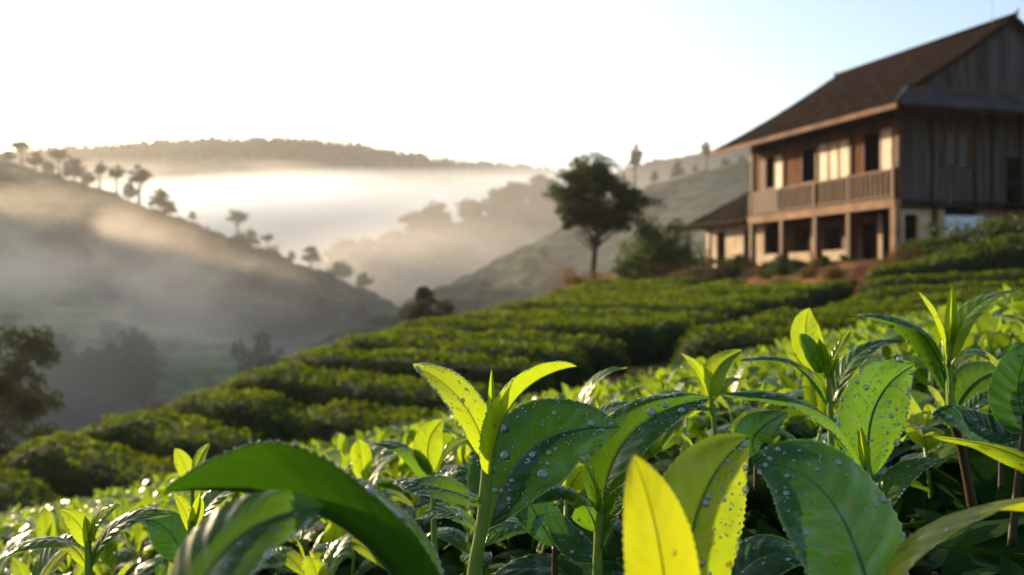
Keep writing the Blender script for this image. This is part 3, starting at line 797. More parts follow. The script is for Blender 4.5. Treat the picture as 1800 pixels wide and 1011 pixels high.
# ------------------------------------------------------------------ farmhouse; local x = across (b), local y = along the verandah (a)
RZ = math.atan2(.292, .956)
HX, HY = 16.3, 42.0
house = empty('farmhouse', (HX, HY, HZ), RZ)
tag(house, 'two storey weathered wooden farmhouse with dark roof above the tea slope', 'house')
def s_of(px):
    u = (px - 900) / F
    return (HX - HY * u) / (.956 * u + .292)
def boards(axis, fixed, t0, t1, z0f, z1f, openings, thick=.05, bw=.2, seed=0, sign=-1):
    """vertical boards on a plane. axis 'y': plane x=fixed, boards run along y. openings: (ta,tb,za,zb)"""
    rnd = random.Random(seed); mb = MB(); t = t0
    cuts = sorted(set([t0, t1] + [v for o_ in openings for v in o_[:2] if t0 < v < t1]))
    for ca, cb in zip(cuts[:-1], cuts[1:]):
        nn = max(1, round((cb - ca) / bw)); w_ = (cb - ca) / nn
        for k in range(nn):
            a = ca + k * w_ + .004; b = ca + (k + 1) * w_ - .004; mid = (a + b) / 2
            z0 = z0f; z1 = z1f(mid) if callable(z1f) else z1f
            segs = [(z0 + rnd.uniform(-.03, .01), z1)]
            for (oa, ob, za, zb) in openings:
                if oa - 1e-6 < mid < ob + 1e-6:
                    ns = []
                    for (p, q) in segs:
                        if zb <= p or za >= q: ns.append((p, q)); continue
                        if za > p: ns.append((p, za))
                        if zb < q: ns.append((zb, q))
                    segs = ns
            pr_ = sign * rnd.uniform(0, .022)
            for p, q in segs:
                lo, hi = sorted((fixed + pr_, fixed + pr_ - sign * thick))
                if axis == 'y': mb.box(lo, hi, a, b, p, q)
                else: mb.box(a, b, lo, hi, p, q)
    return mb
ZB0, ZB1 = 2.45, 2.78      # floor beam
WT = 7.25                  # wall top
LEN = 11.75; WID = 11.5
def yz(px_a, px_b, zt_px, zb_px):
    """opening on the long face from its two picture columns and heights measured at the middle"""
    sa, sb = s_of(px_a), s_of(px_b); sm_ = (sa + sb) / 2; d = HY + .956 * sm_
    return (min(sa, sb), max(sa, sb), (505.5 - zb_px) / F * d - HZ, (505.5 - zt_px) / F * d - HZ)
dark_open = [yz(1348, 1363, 276, 330), yz(1411, 1434, 262, 320), yz(1520, 1548, 232, 302)]
light_open = [yz(1364, 1380, 273, 331), yz(1438, 1456, 254, 318), yz(1459, 1474, 251, 317), yz(1477, 1497, 246, 314), yz(1550, 1569, 226, 300)]
side_sh = [yz(1336, 1346, 282, 336)]
ops = dark_open + light_open
boards('y', .0, .12, LEN, ZB1, 7.14, ops, seed=1, bw=.33).build('long_wall', M['board'], house)
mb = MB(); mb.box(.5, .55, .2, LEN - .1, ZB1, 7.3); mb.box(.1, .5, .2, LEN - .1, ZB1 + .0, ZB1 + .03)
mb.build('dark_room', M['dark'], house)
for (a, b, za, zb) in dark_open:
    fr = MB()
    fr.box(-.05, .05, a - .07, a, za - .07, zb + .07); fr.box(-.05, .05, b, b + .07, za - .07, zb + .07)
    fr.box(-.05, .05, a, b, zb, zb + .07); fr.box(-.08, .05, a, b, za - .07, za)
    fr.build('window', M['timber'], house)
def shutter(a, b, za, zb, mat='shutter', rows=4, out=.03):
    f_ = MB(); x0, x1 = -.03 - out, .02 - out; w_ = .055
    f_.box(x0, x1, a, a + w_, za, zb); f_.box(x0, x1, b - w_, b, za, zb)
    for k in range(rows + 1):
        z = za + (zb - za - w_) * k / rows
        f_.box(x0, x1, a + w_, b - w_, z, z + w_)
    o = f_.build('shutter', M[mat], house)
    p_ = MB(); p_.box(x0 + .022, x1 - .008, a + w_, b - w_, za + w_, zb - .01)
    p_.build('panel', M[mat], o)
for (a, b, za, zb) in light_open: shutter(a, b, za, zb)
shutter(*side_sh[0], mat='timber')
# vertical wall posts between bays
for s_ in (.06, 3.2, 5.8, 8.7, LEN - .06):
    pm = MB(); pm.box(-.1, .06, s_ - .09, s_ + .09, ZB1, 7.1); pm.build('wall_post', M['timber'], house)
mb = MB(); mb.box(-.115, -.101, .0, LEN, 6.2, 7.08); mb.box(-.14, -.116, .0, LEN, 6.2, 6.32); mb.build('eave_shade_board', M['darktimber'], house)  # dark board added under the eaves, standing in for their shadow
mb = MB(); mb.box(-.045, -.03, .2, 8.6, ZB1 + .05, 3.9); mb.build('painted_shade_panel', M['darktimber'], house)  # dark skin added over the boards, painting shade behind the balusters
# balustrade
bl = MB(); zt = 4.0
bl.box(-.20, -.10, .0, LEN, zt, zt + .09); bl.box(-.19, -.11, .0, LEN, ZB1 + .12, ZB1 + .2)
y = .2
while y < LEN - .1:
    inb = not (8.9 < y < 11.8)
    bl.box(-.175, -.125, y, y + (.12 if inb else .2), ZB1 + .2, zt); y += .34 if inb else .26
bl.build('balustrade', M['timber'], house)
for s_ in (.1, 3.2, 5.8, 8.7, LEN - .1):
    pm = MB(); pm.box(-.215, -.09, s_ - .06, s_ + .06, ZB1, zt + .14); pm.build('balustrade_post', M['timber'], house)
# floor beam, posts
mb = MB(); mb.box(-.26, .06, -.1, LEN + .05, ZB0, ZB1); mb.box(-.3, -.262, -.12, LEN + .05, ZB0 + .2, ZB1 + .03)
mb.build('floor_beam', M['beam'], house)
mb = MB(); mb.box(.06, WID, -.02, LEN, ZB0 + .12, ZB1 - .01); mb.build('floor_deck', M['darktimber'], house)
mb = MB()
for k in range(16): mb.box(.061, 2.4, .3 + k * .75, .38 + k * .75, ZB0 - .05, ZB0 + .12)
mb.build('joists', M['darktimber'], house)
for i_, s_ in enumerate((.12, 3.2, 5.8, 8.7, LEN - .12)):
    w_ = .16 if i_ == 0 else .13
    pm = MB(); pm.box(-.2, -.2 + 2 * w_, s_ - w_, s_ + w_, -.15, ZB0 - .002)
    pm.box(-.23, -.17 + 2 * w_, s_ - w_ - .03, s_ + w_ + .03, -.16, .12)
    pm.build('post', M['timber'] if i_ else M['beam'], house)
# plinth
mb = MB(); mb.box(-.55, WID, -.12, LEN + .3, -.7, .02); mb.build('plinth', M['soil'], house)
# low cream walls between posts
def dpx(px): return s_of(px)
for (pa, pb) in ((1344, 1374), (1390, 1428), (1450, 1493)):
    a, b = sorted((dpx(pa), dpx(pb)))
    mb = MB(); mb.box(-.1, .06, a, b, 0.0, .72); mb.box(-.13, .09, a - .02, b + .02, .722, .78)
    mb.build('low_wall', M['plaster'], house)
# recessed ground floor wall
RX = 1.9
rec = [(1.2, 2.2, .0, 2.05), (4.1, 5.0, 0, 2.05), (6.8, 7.8, .8, 1.95), (9.5, 10.6, 0, 2.05)]
def solidwall(axis, fixed, t0, t1, z0, z1, ops_, th, mat, name):
    mb = MB(); cuts = sorted(set([t0, t1] + [v for o_ in ops_ for v in o_[:2]]))
    for a, b in zip(cuts[:-1], cuts[1:]):
        segs = [(z0, z1)]
        for (oa, ob, za, zb) in ops_:
            if oa <= (a + b) / 2 <= ob:
                segs = [s for p, q in segs for s in ((p, za), (zb, q)) if s[1] - s[0] > 1e-3]
        for p, q in segs:
            if axis == 'y': mb.box(fixed, fixed + th, a, b, p, q)
            else: mb.box(a, b, fixed, fixed + th, p, q)
    return mb.build(name, mat, house)
solidwall('y', RX, .0, LEN, .02, ZB0 + .1, rec, .15, M['board'], 'verandah_wall')
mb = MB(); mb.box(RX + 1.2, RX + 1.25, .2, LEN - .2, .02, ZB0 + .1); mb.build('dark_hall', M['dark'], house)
for (a, b, za, zb) in rec:
    fr = MB(); fr.box(RX - .04, RX + .03, a - .08, a, za, zb + .08); fr.box(RX - .04, RX + .03, b, b + .08, za, zb + .08); fr.box(RX - .04, RX + .03, a, b, zb, zb + .08)
    fr.build('door_frame' if za == 0 else 'window', M['darktimber'], house)
for (a, b) in ((2.9, 3.5), (8.2, 8.8), (5.7, 6.2)):
    mb = MB(); mb.box(RX - .25, RX, a, b, .02, ZB0 + .1); mb.build('pier', M['plaster'] if a != 5.7 else M['timber'], house)
# end facade (faces the camera): plane y=0
def xpx(px, y=0.0):
    u = (px - 900) / F     # (HX+.956t)/(HY+.292t)=u
    return (u * HY - HX) / (.956 - .292 * u)
def xz(px_a, px_b, zt_px, zb_px):
    ta, tb = xpx(px_a), xpx(px_b); d = HY + .292 * (ta + tb) / 2
    return (ta, tb, (505.5 - zb_px) / F * d - HZ, (505.5 - zt_px) / F * d - HZ)
win = xz(1662, 1703, 236, 293)
boards('x', .0, .0, WID, ZB1 - .15, 7.14, [win], seed=4, bw=.34).build('end_wall', M['greyboard'], house)
a, b, za, zb = win
fr = MB(); fr.box(a - .09, a, -.06, .02, za - .09, zb + .09); fr.box(b, b + .09, -.06, .02, za - .09, zb + .09)
fr.box(a, b, -.06, .02, zb, zb + .09); fr.box(a - .14, b + .14, -.11, .02, za - .1, za - .001)
m_ = (a + b) / 2; zm = (za + zb) / 2
fr.box(m_ - .05, m_ + .05, -.035, .01, za, zb); fr.box(a, m_ - .05, -.03, .01, zm - .03, zm + .03); fr.box(m_ + .05, b, -.03, .01, zm - .03, zm + .03)
wo_ = fr.build('window', M['board'], house)
mb = MB(); mb.box(a, b, .02, .035, za, zb); mb.build('pane', M['pane'], wo_)
pm = MB(); pm.box(-.09, .13, -.12, .1, ZB1 + .001, 7.1); pm.build('corner_post', M['timber'], house)
mb = MB(); mb.box(.12, WID, -.1, .0, ZB0, ZB1 - .16); mb.build('end_beam', M['darktimber'], house)
for k in range(7):     # wall studs
    x = 1.7 + k * 1.55
    if a - .2 < x < b + .2: x = b + .25
    pm = MB(); pm.box(x - .06, x + .06, -.055, -.02, ZB1 - .1, WT); pm.build('stud', M['darktimber'], house)
# lower end wall: door, cream wall, white wall
door = xz(1597, 1622, 376, 428); door = (door[0], door[1], 0, door[3])
solidwall('x', .25, .35, xpx(1668), .02, ZB0 + .1, [door], .15, M['plaster'], 'end_lower_wall')
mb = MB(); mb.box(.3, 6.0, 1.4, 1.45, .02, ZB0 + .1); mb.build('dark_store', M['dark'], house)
solidwall('x', .2, xpx(1668) + .002, xpx(1735), .02, ZB0 - .28, [], .2, M['whiteplaster'], 'white_wall')
solidwall('x', .6, xpx(1735) + .002, WID, .02, ZB0 + .1, [], .15, M['plaster'], 'rear_lower_wall')
# side balcony at the right
bx = xpx(1762)
mb = MB(); mb.box(bx, bx + 3.2, -1.4, -.11, 2.5, 2.64); mb.build('balcony_floor', M['darktimber'], house)
mb = MB(); mb.box(bx, bx + 3.2, -1.42, -1.34, 3.5, 3.58)
x = bx + .05
while x < bx + 3.2: mb.box(x, x + .06, -1.4, -1.36, 2.64, 3.5); x += .2
mb.box(bx, bx + .06, -1.34, -.11, 3.5, 3.57)
mb.build('balcony_rail', M['greyboard'], house)
for x in (bx + .05, bx + 3.0):
    mb = MB(); mb.box(x, x + .12, -1.38, -1.26, -.1, 2.499); mb.build('balcony_post', M['darktimber'], house)
mb = MB(); mb.box(bx + .2, bx + 1.1, -.035, -.025, 2.8, 4.75); mb.build('balcony_door', M['dark'], house)
# --- roof
EB, EZ = -1.6, 6.42; RB, RZT = 5.7, 10.85
def slope_tiles(pt, a0, a1, n_c, tile, mb, seed, thick=.035):
    """pt(t) -> (x,z) along the slope; tiles laid along y between a0(t), a1(t); stepped courses"""
    rnd = random.Random(seed)
    for i in range(n_c):
        t0, t1 = i / n_c, min(1, (i + 1) / n_c + .25 / n_c)
        y0, y1 = a0(t0), a1(t0); y0b, y1b = a0(t1), a1(t1)
        nn = max(1, int((y1 - y0) / tile)); 
        (x0, z0), (x1, z1) = pt(t0), pt(t1)
        for k in range(nn):
            f0, f1 = k / nn + .001, (k + 1) / nn - .001
            ya, yb_ = y0 + (y1 - y0) * f0, y0 + (y1 - y0) * f1
            yc, yd = y0b + (y1b - y0b) * f0, y0b + (y1b - y0b) * f1
            h = rnd.uniform(0, .04) + thick; dz = rnd.uniform(-.04, .02)
            V = [(x0 + dz, ya, z0 + h), (x0 + dz, yb_, z0 + h), (x1, yd, z1 + .008), (x1, yc, z1 + .008), (x0 + dz, ya, z0), (x0 + dz, yb_, z0)]
            mb.add(V, [(0, 1, 2, 3), (4, 5, 1, 0)])
sag = lambda t: -.16 * sin(pi * t)
ptL = lambda t: (EB + (RB - EB) * t, EZ + (RZT - EZ) * t + sag(t))
ptR = lambda t: (13.0 + (RB - 13.0) * t, EZ + (RZT - EZ) * t + sag(t))
a0 = lambda t: -1.95 + 1.6 * min(1, t / .24)
a1 = lambda t: 13.5 - 1.0 * t
roof_root = MB(); slope_tiles(ptL, a0, a1, 34, .3, roof_root, 3)
roof = roof_root.build('roof', M['rooftile'], house)
mb = MB(); slope_tiles(ptR, a0, a1, 20, .6, mb, 4); mb.build('roof_slope', M['rooftile'], roof)
# deck boards under tiles
mb = MB()
for pt in (ptL, ptR):
    for i in range(12):
        t0, t1 = i / 12, (i + 1) / 12
        (x0, z0), (x1, z1) = pt(t0), pt(t1)
        V = [(x0, a0(t0) + .03, z0 - .02), (x0, a1(t0) - .03, z0 - .02), (x1, a1(t1) - .03, z1 - .02), (x1, a0(t1) + .03, z1 - .02)]
        V += [(x, y, z - .07) for x, y, z in V]
        mb.add(V, [(0, 1, 2, 3), (4, 7, 6, 5), (0, 4, 5, 1), (2, 6, 7, 3), (0, 3, 7, 4), (1, 5, 6, 2)])
mb.build('roof_deck', M['darktimber'], roof)
# near end apron
def ptA(t): return (-1.95 + 1.62 * t, EZ + (RZT - EZ) * .24 * t - .02)
mb = MB()
rnd_ = random.Random(9)
for i in range(9):
    t0, t1 = i / 9, min(1, (i + 1) / 9 + .03)
    (y0, z0), (y1, z1) = ptA(t0), ptA(t1)
    xa0, xb0 = EB + (RB - EB) * .24 * t0, 13 - (13 - RB) * .24 * t0
    xa1, xb1 = EB + (RB - EB) * .24 * t1, 13 - (13 - RB) * .24 * t1
    nn = 46
    for k in range(nn):
        f0, f1 = k / nn + .001, (k + 1) / nn - .001; h = .035 + rnd_.uniform(0, .03); dz = rnd_.uniform(-.02, .02)
        l = lambda p, q, f: p + (q - p) * f
        V = [(l(xa0, xb0, f0), y0 + dz, z0 + h), (l(xa0, xb0, f1), y0 + dz, z0 + h), (l(xa1, xb1, f1), y1, z1 + .008), (l(xa1, xb1, f0), y1, z1 + .008), (l(xa0, xb0, f0), y0 + dz, z0), (l(xa0, xb0, f1), y0 + dz, z0)]
        mb.add(V, [(0, 1, 2, 3), (4, 5, 1, 0)])
mb.build('apron_roof', M['roofgrey'], roof)
mb = MB()
x1_, x2_ = EB + (RB - EB) * .24, 13 - (13 - RB) * .24
V = [(EB, -1.9, EZ - .03), (13, -1.9, EZ - .03), (x2_, -.32, ptA(1)[1] - .03), (x1_, -.32, ptA(1)[1] - .03)]
V += [(x, y, z - .07) for x, y, z in V]
mb.add(V, [(0, 1, 2, 3), (4, 7, 6, 5), (0, 4, 5, 1), (2, 6, 7, 3), (0, 3, 7, 4), (1, 5, 6, 2)])
mb.build('apron_deck', M['darktimber'], roof)
# hip ridge cap
mb = MB(); mb.tube([(EB, -1.95, EZ + .05), (x1_ + .02, -.36, ptL(.24)[1] + .07)], .09, 8); mb.build('hip_cap', M['roofgrey'], roof, smooth=True)
mb = MB(); mb.tube([(RB, -.45, RZT + .05), (RB, 12.55, RZT + .05)], .11, 8)
mb.tube([(RB, -.5, RZT + .05), (RB, -.62, RZT + .3)], [.08, .02], 6); mb.tube([(RB, 12.5, RZT + .05), (RB, 12.62, RZT + .32)], [.08, .02], 6)
mb.build('ridge_cap', M['rooftile'], roof, smooth=True)
# gable
def gz1(x): return min(ptL(max(0, min(1, (x - EB) / (RB - EB))))[1], ptR(max(0, min(1, (13 - x) / (13 - RB))))[1]) - .1
boards('x', -.06, x1_ + .3, x2_ - .3, ptA(1)[1] - .1, gz1, [], seed=8, bw=.22).build('gable_wall', M['greyboard'], house)
mb = MB()
for (xa, xb) in ((x1_, RB), (x2_, RB)):
    pt = ptL if xa < RB else ptR
    t0 = .24
    ps = [pt(t0 + (1 - t0) * k / 8) for k in range(9)]
    for (p, q) in zip(ps[:-1], ps[1:]):
        mb.bar((p[0], -.38, p[1] - .06), (q[0], -.38, q[1] - .06), .05, .24, up=(0, 0, 1))
mb.build('barge_board', M['darktimber'], roof)
mb = MB(); mb.box(x1_ + .2, x2_ - .2, -.16, -.1, ptA(1)[1] + .02, ptA(1)[1] + .14); mb.build('gable_rail', M['timber'], house)
# fascia + far fascia + rafters
mb = MB(); mb.bar((EB - .02, -1.97, EZ - .1), (EB - .02, 13.5, EZ - .1), .05, .22); mb.build('fascia', M['fascia'], roof)
mb = MB(); mb.bar((EB, -1.98, EZ - .12), (13, -1.98, EZ - .12), .05, .2); mb.build('end_fascia', M['darktimber'], roof)
mb = MB()
ps = [ptL(k / 6) for k in range(7)]
for k in range(6):
    p, q = ps[k], ps[k + 1]
    mb.bar((p[0], a1(k / 6) - .02, p[1] - .08), (q[0], a1((k + 1) / 6) - .02, q[1] - .08), .05, .2)
mb.build('barge_board', M['timber'], roof)
mb = MB()
for k in range(24):
    y = -1.5 + k * .64; q = ptL(.24)
    mb.bar((EB + .08, y, EZ - .13), (q[0], y, q[1] - .15), .07, .1)
mb.build('rafters', M['board'], roof)
mb = MB(); mb.tube([(RB - .3, .6, RZT - .1), (RB - .3, .6, RZT + 1.5)], .012, 5); mb.tube([(RB - .3, .3, RZT + 1.3), (RB - .3, .9, RZT + 1.3)], .008, 5)
mb.build('antenna', M['metal'], roof)
# far end and back walls
mb = MB(); mb.box(.12, WID, LEN, LEN + .05, ZB1, 7.1); mb.box(WID, WID + .05, .0, LEN, .0, 7.1); mb.box(2, WID, LEN - .12, LEN - .02, 0, ZB0 + .1)
mb.build('rear_wall', M['board'], house)

# ------------------------------------------------------------------ outbuilding beyond the far corner
ann = empty('outbuilding', (HX + -.292 * 12.2 + .956 * 1.0, HY + .956 * 12.2 + .292 * 1.0, HZ), RZ)
tag(ann, 'small cream walled outbuilding with low dark roof left of the farmhouse', 'outbuilding')
def s2(px):      # along-y position on plane x=0 of the annex
    u = (px - 900) / F; ox, oy = ann.location.x, ann.location.y
    return (ox - oy * u) / (.956 * u + .292)
AL = s2(1243)
aops = [(s2(1274), s2(1261), .0, 2.3), (s2(1321), s2(1309), .2, 2.3)]
_h_ = house; house = ann
solidwall('y', 0, .1, AL, -.5, 2.95, aops, .16, M['plaster'], 'front_wall')
mb = MB(); mb.box(0, 5, AL, AL + .16, -.5, 2.95); mb.box(5, 5.16, .1, AL, -.5, 2.95); mb.build('end_wall', M['plaster'], ann)
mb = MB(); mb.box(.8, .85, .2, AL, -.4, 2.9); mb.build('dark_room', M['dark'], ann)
for (a, b, za, zb) in aops:
    fr = MB(); fr.box(-.03, .08, a, a + .07, za, zb); fr.box(-.03, .08, b - .07, b, za, zb); fr.box(-.03, .08, a + .07, b - .07, zb - .07, zb)
    fr.box(-.02, .06, (a + b) / 2 - .03, (a + b) / 2 + .03, za, zb - .07)
    fr.build('door_frame', M['darktimber'], ann)
pA = lambda t: (-1.2 + 3.8 * t, 2.72 + 2.5 * t - .05 * sin(pi * t)); pB = lambda t: (6.2 - 3.6 * t, 2.72 + 2.5 * t)
b0 = lambda t: .05; b1 = lambda t: AL + 1.0 - 3.3 * t
mb = MB(); slope_tiles(pA, b0, b1, 18, .3, mb, 5); rf = mb.build('roof', M['rooftile'], ann)
mb = MB(); slope_tiles(pB, b0, b1, 10, .6, mb, 6); mb.build('roof_slope', M['rooftile'], rf)
mb = MB()
e0 = [(-1.2, AL + 1.0, 2.70), (6.2, AL + 1.0, 2.70), (2.6, AL - 2.3, 5.2)]
mb.add(e0 + [(x, y - .02, z - .08) for x, y, z in e0], [(0, 1, 4, 3), (1, 2, 5, 4), (2, 0, 3, 5)], [(0, 2, 1), (3, 4, 5)])
mb.build('hip_slope', M['rooftile'], rf)
mb = MB(); mb.bar((-1.22, .05, 2.68), (-1.22, AL + 1.0, 2.68), .05, .16); mb.bar((-1.2, AL + 1.02, 2.66), (6.2, AL + 1.02, 2.66), .05, .16)
mb.add([(-1.19, .06, 2.66), (-1.19, AL + .98, 2.66), (6.1, AL + .98, 2.66), (6.1, .06, 2.66)], [(0, 1, 2, 3)])
mb.build('fascia', M['darktimber'], rf)
for s_ in (AL + .6, AL - 2.2):
    mb = MB(); mb.box(-1.0, -.9, s_ - .05, s_ + .05, -.7, 2.6); mb.build('post', M['darktimber'], ann)
house = _h_
# ------------------------------------------------------------------ leaves and shoots
def width_prof(s):
    s = np.clip(s, 0, 1)
    f = (s ** .62) * ((1 - s) ** .82)
    return f / ((.43 ** .62) * (.57 ** .82))
def leaf_surface(base, ctrl, tip, width, nrm, fold=.35, foldr=None, curl=.25, wav=.0055, serr=.06, nl=60, nw=8, twist=0.0, nteeth=26, tipturn=0.0):
    """returns dict with V,F,UV and sampler. base,ctrl,tip Vectors; nrm = direction the upper face looks"""
    B0, B1, B2 = [np.array(v, float) for v in (base, ctrl, tip)]; width = width * .9
    s = np.linspace(0, 1, nl + 1)
    C = ((1 - s) ** 2)[:, None] * B0 + (2 * s * (1 - s))[:, None] * B1 + (s * s)[:, None] * B2
    T = np.gradient(C, axis=0); T /= np.linalg.norm(T, axis=1)[:, None]
    Nh = np.array(nrm, float); Nh = Nh[None, :] / np.linalg.norm(Nh)
    S = np.cross(T, Nh); S /= np.linalg.norm(S, axis=1)[:, None] + 1e-9
    U = np.cross(S, T)
    if twist:
        a = (twist * s)[:, None]; S, U = S * np.cos(a) + U * np.sin(a), U * np.cos(a) - S * np.sin(a)
    L = np.linalg.norm(np.diff(C, axis=0), axis=1).sum()
    w = width / 2 * width_prof(s)
    w[0] = width * .03
    foldr = fold if foldr is None else foldr
    r = np.linspace(-1, 1, 2 * nw + 1); ph0 = (float(B2[0]) * 137.1 + float(B0[0]) * 71.7 + float(B2[2]) * 311.0) % 50
    V = []; UV = []
    for rj in r:
        a = abs(rj); fd = fold if rj < 0 else foldr
        tooth = 1 + serr * (np.abs(((s * nteeth) % 1) - .35) * 1.6 - .35) * (a ** 6) * np.minimum(1, 8 * s)
        ww = w * a * tooth
        ang = fd - curl * a
        lat = ww * np.cos(ang); up = ww * np.sin(ang)
        und = wav * width * np.sin(2 * np.pi * (9 * s - 1.5 * a ** 1.25)) * a * (1.1 - a) * 2 * np.minimum(1, 6 * (1 - s))
        edgew = wav * width * 1.3 * np.sin(2 * np.pi * 2.6 * s + 2 * rj) * a * a
        lowf = .055 * width * vnoise(s * 3.1 + ph0, rj * 1.3 + ph0 * 2.0, seed=5) * a + .02 * width * vnoise(s * 9 + ph0, rj * 3 + ph0, seed=6) * a
        V.append(C + np.sign(rj) * S * lat[:, None] + U * (up + und + edgew + lowf)[:, None])
        UV.append(np.stack([s, np.full_like(s, rj * .5 + .5)], -1))
    m = len(r); V = np.stack(V, 1); UV = np.stack(UV, 1)      # (nl+1, m, 3)
    i, j = np.meshgrid(np.arange(nl), np.arange(m - 1), indexing='ij')
    Fq = np.stack([i * m + j, i * m + j + 1, (i + 1) * m + j + 1, (i + 1) * m + j], -1).reshape(-1, 4)
    return dict(V=V, F=Fq, UV=UV, C=C, U=U, S=S, L=L, width=width)
def leaf_mesh(ls, off=(0, 0, 0), rib=True):
    V = ls['V'].reshape(-1, 3) - np.array(off); UV = ls['UV'].reshape(-1, 2); Fs = [ls['F']]
    if rib:      # raised midrib below and short petiole
        idx = np.arange(0, len(ls['C']), 4); n = 6; Vr = []; base = len(V); W = ls['width']
        for a, k in enumerate(idx):
            s = k / (len(ls['C']) - 1); rr = W * (.015 * (1 - s) ** .8 + .003)
            for q in range(n):
                an = 2 * pi * q / n
                Vr.append(ls['C'][k] - np.array(off) + ls['S'][k] * cos(an) * rr + ls['U'][k] * (sin(an) * rr - rr * .75))
        Fr = [(base + a * n + q, base + a * n + (q + 1) % n, base + (a + 1) * n + (q + 1) % n, base + (a + 1) * n + q) for a in range(len(idx) - 1) for q in range(n)]
        V = np.concatenate([V, np.array(Vr)]); UV = np.concatenate([UV, np.tile([[.5, .5]], (len(Vr), 1))]); Fs.append(np.array(Fr))
    return V, np.concatenate(Fs), UV
# one shared drop
def drop_mesh():
    nu_, nv_ = 10, 7; V = []
    for i in range(nv_ + 1):
        th = pi * i / nv_
        for k in range(nu_):
            ph = 2 * pi * k / nu_; V.append((sin(th) * cos(ph), sin(th) * sin(ph), .6 * cos(th)))
    Fq = [(i * nu_ + k, (i + 1) * nu_ + k, (i + 1) * nu_ + (k + 1) % nu_, i * nu_ + (k + 1) % nu_) for i in range(nv_) for k in range(nu_)]
    return np.array(V), np.array(Fq)
DV, DF = drop_mesh()
DM = mesh_np('dew_drop', DV, DF); DM.materials.append(M['dew'])
ndrops = [0]
def add_dew(leaf, ls, off, nbig, nsmall, rbig=(.0006, .0012), rsm=(.0002, .00045), edge=.5, side=1, srange=(.08, .97), half=None, seed=0, under=False):
    rg = np.random.default_rng(seed + 1000)
    nl1, m, _ = ls['V'].shape
    def pick(edge_):
        s = rg.uniform(*srange)
        r = rg.uniform(-.93, .93) if rg.random() > edge_ else rg.choice([-1, 1]) * rg.uniform(.95, 1.0)
        if half: r = abs(r) * half
        fi = s * (nl1 - 1); fj = (r * .5 + .5) * (m - 1); i = int(min(fi, nl1 - 2)); j = int(min(fj, m - 2)); a, b = fi - i, fj - j
        Vv = ls['V']; p = (Vv[i, j] * (1 - a) + Vv[i + 1, j] * a) * (1 - b) + (Vv[i, j + 1] * (1 - a) + Vv[i + 1, j + 1] * a) * b
        e1 = Vv[i + 1, j] - Vv[i, j]; e2 = Vv[i, j + 1] - Vv[i, j]; n = np.cross(e2, e1); n /= np.linalg.norm(n) + 1e-12
        if n @ ls['U'][i] < 0: n = -n
        return p, n * (-1 if under else 1), r
    nbig = int(nbig * 1.7); nsmall = int(nsmall * 3)
    for _ in range(nbig):
        p, n, r = pick(edge * .6); rad = rg.uniform(*rbig) * float(np.clip(rg.lognormal(-.3, .42), .4, 1.9))
        o = bpy.data.objects.new('dew_drop', DM); col.objects.link(o); o.parent = leaf
        o.location = p - np.array(off) + n * rad * .18; o.scale = (rad,) * 3
        o.rotation_mode = 'QUATERNION'; o.rotation_quaternion = Vector(n).to_track_quat('Z', 'Y'); ndrops[0] += 1
    if nsmall:
        Vs = []; Fs = []
        for k in range(nsmall):
            p, n, r = pick(edge); rad = rg.uniform(*rsm)
            q = Vector(n).to_track_quat('Z', 'Y').to_matrix(); Rm = np.array(q)
            Vs.append((DV * rad) @ Rm.T + p - np.array(off) + n * rad * .35); Fs.append(DF + k * len(DV))
        o = obj('fine_dew', mesh_np('fine_dew', np.concatenate(Vs), np.concatenate(Fs)), M['dew'], leaf)
        o['kind'] = 'stuff'
seedc = [0]
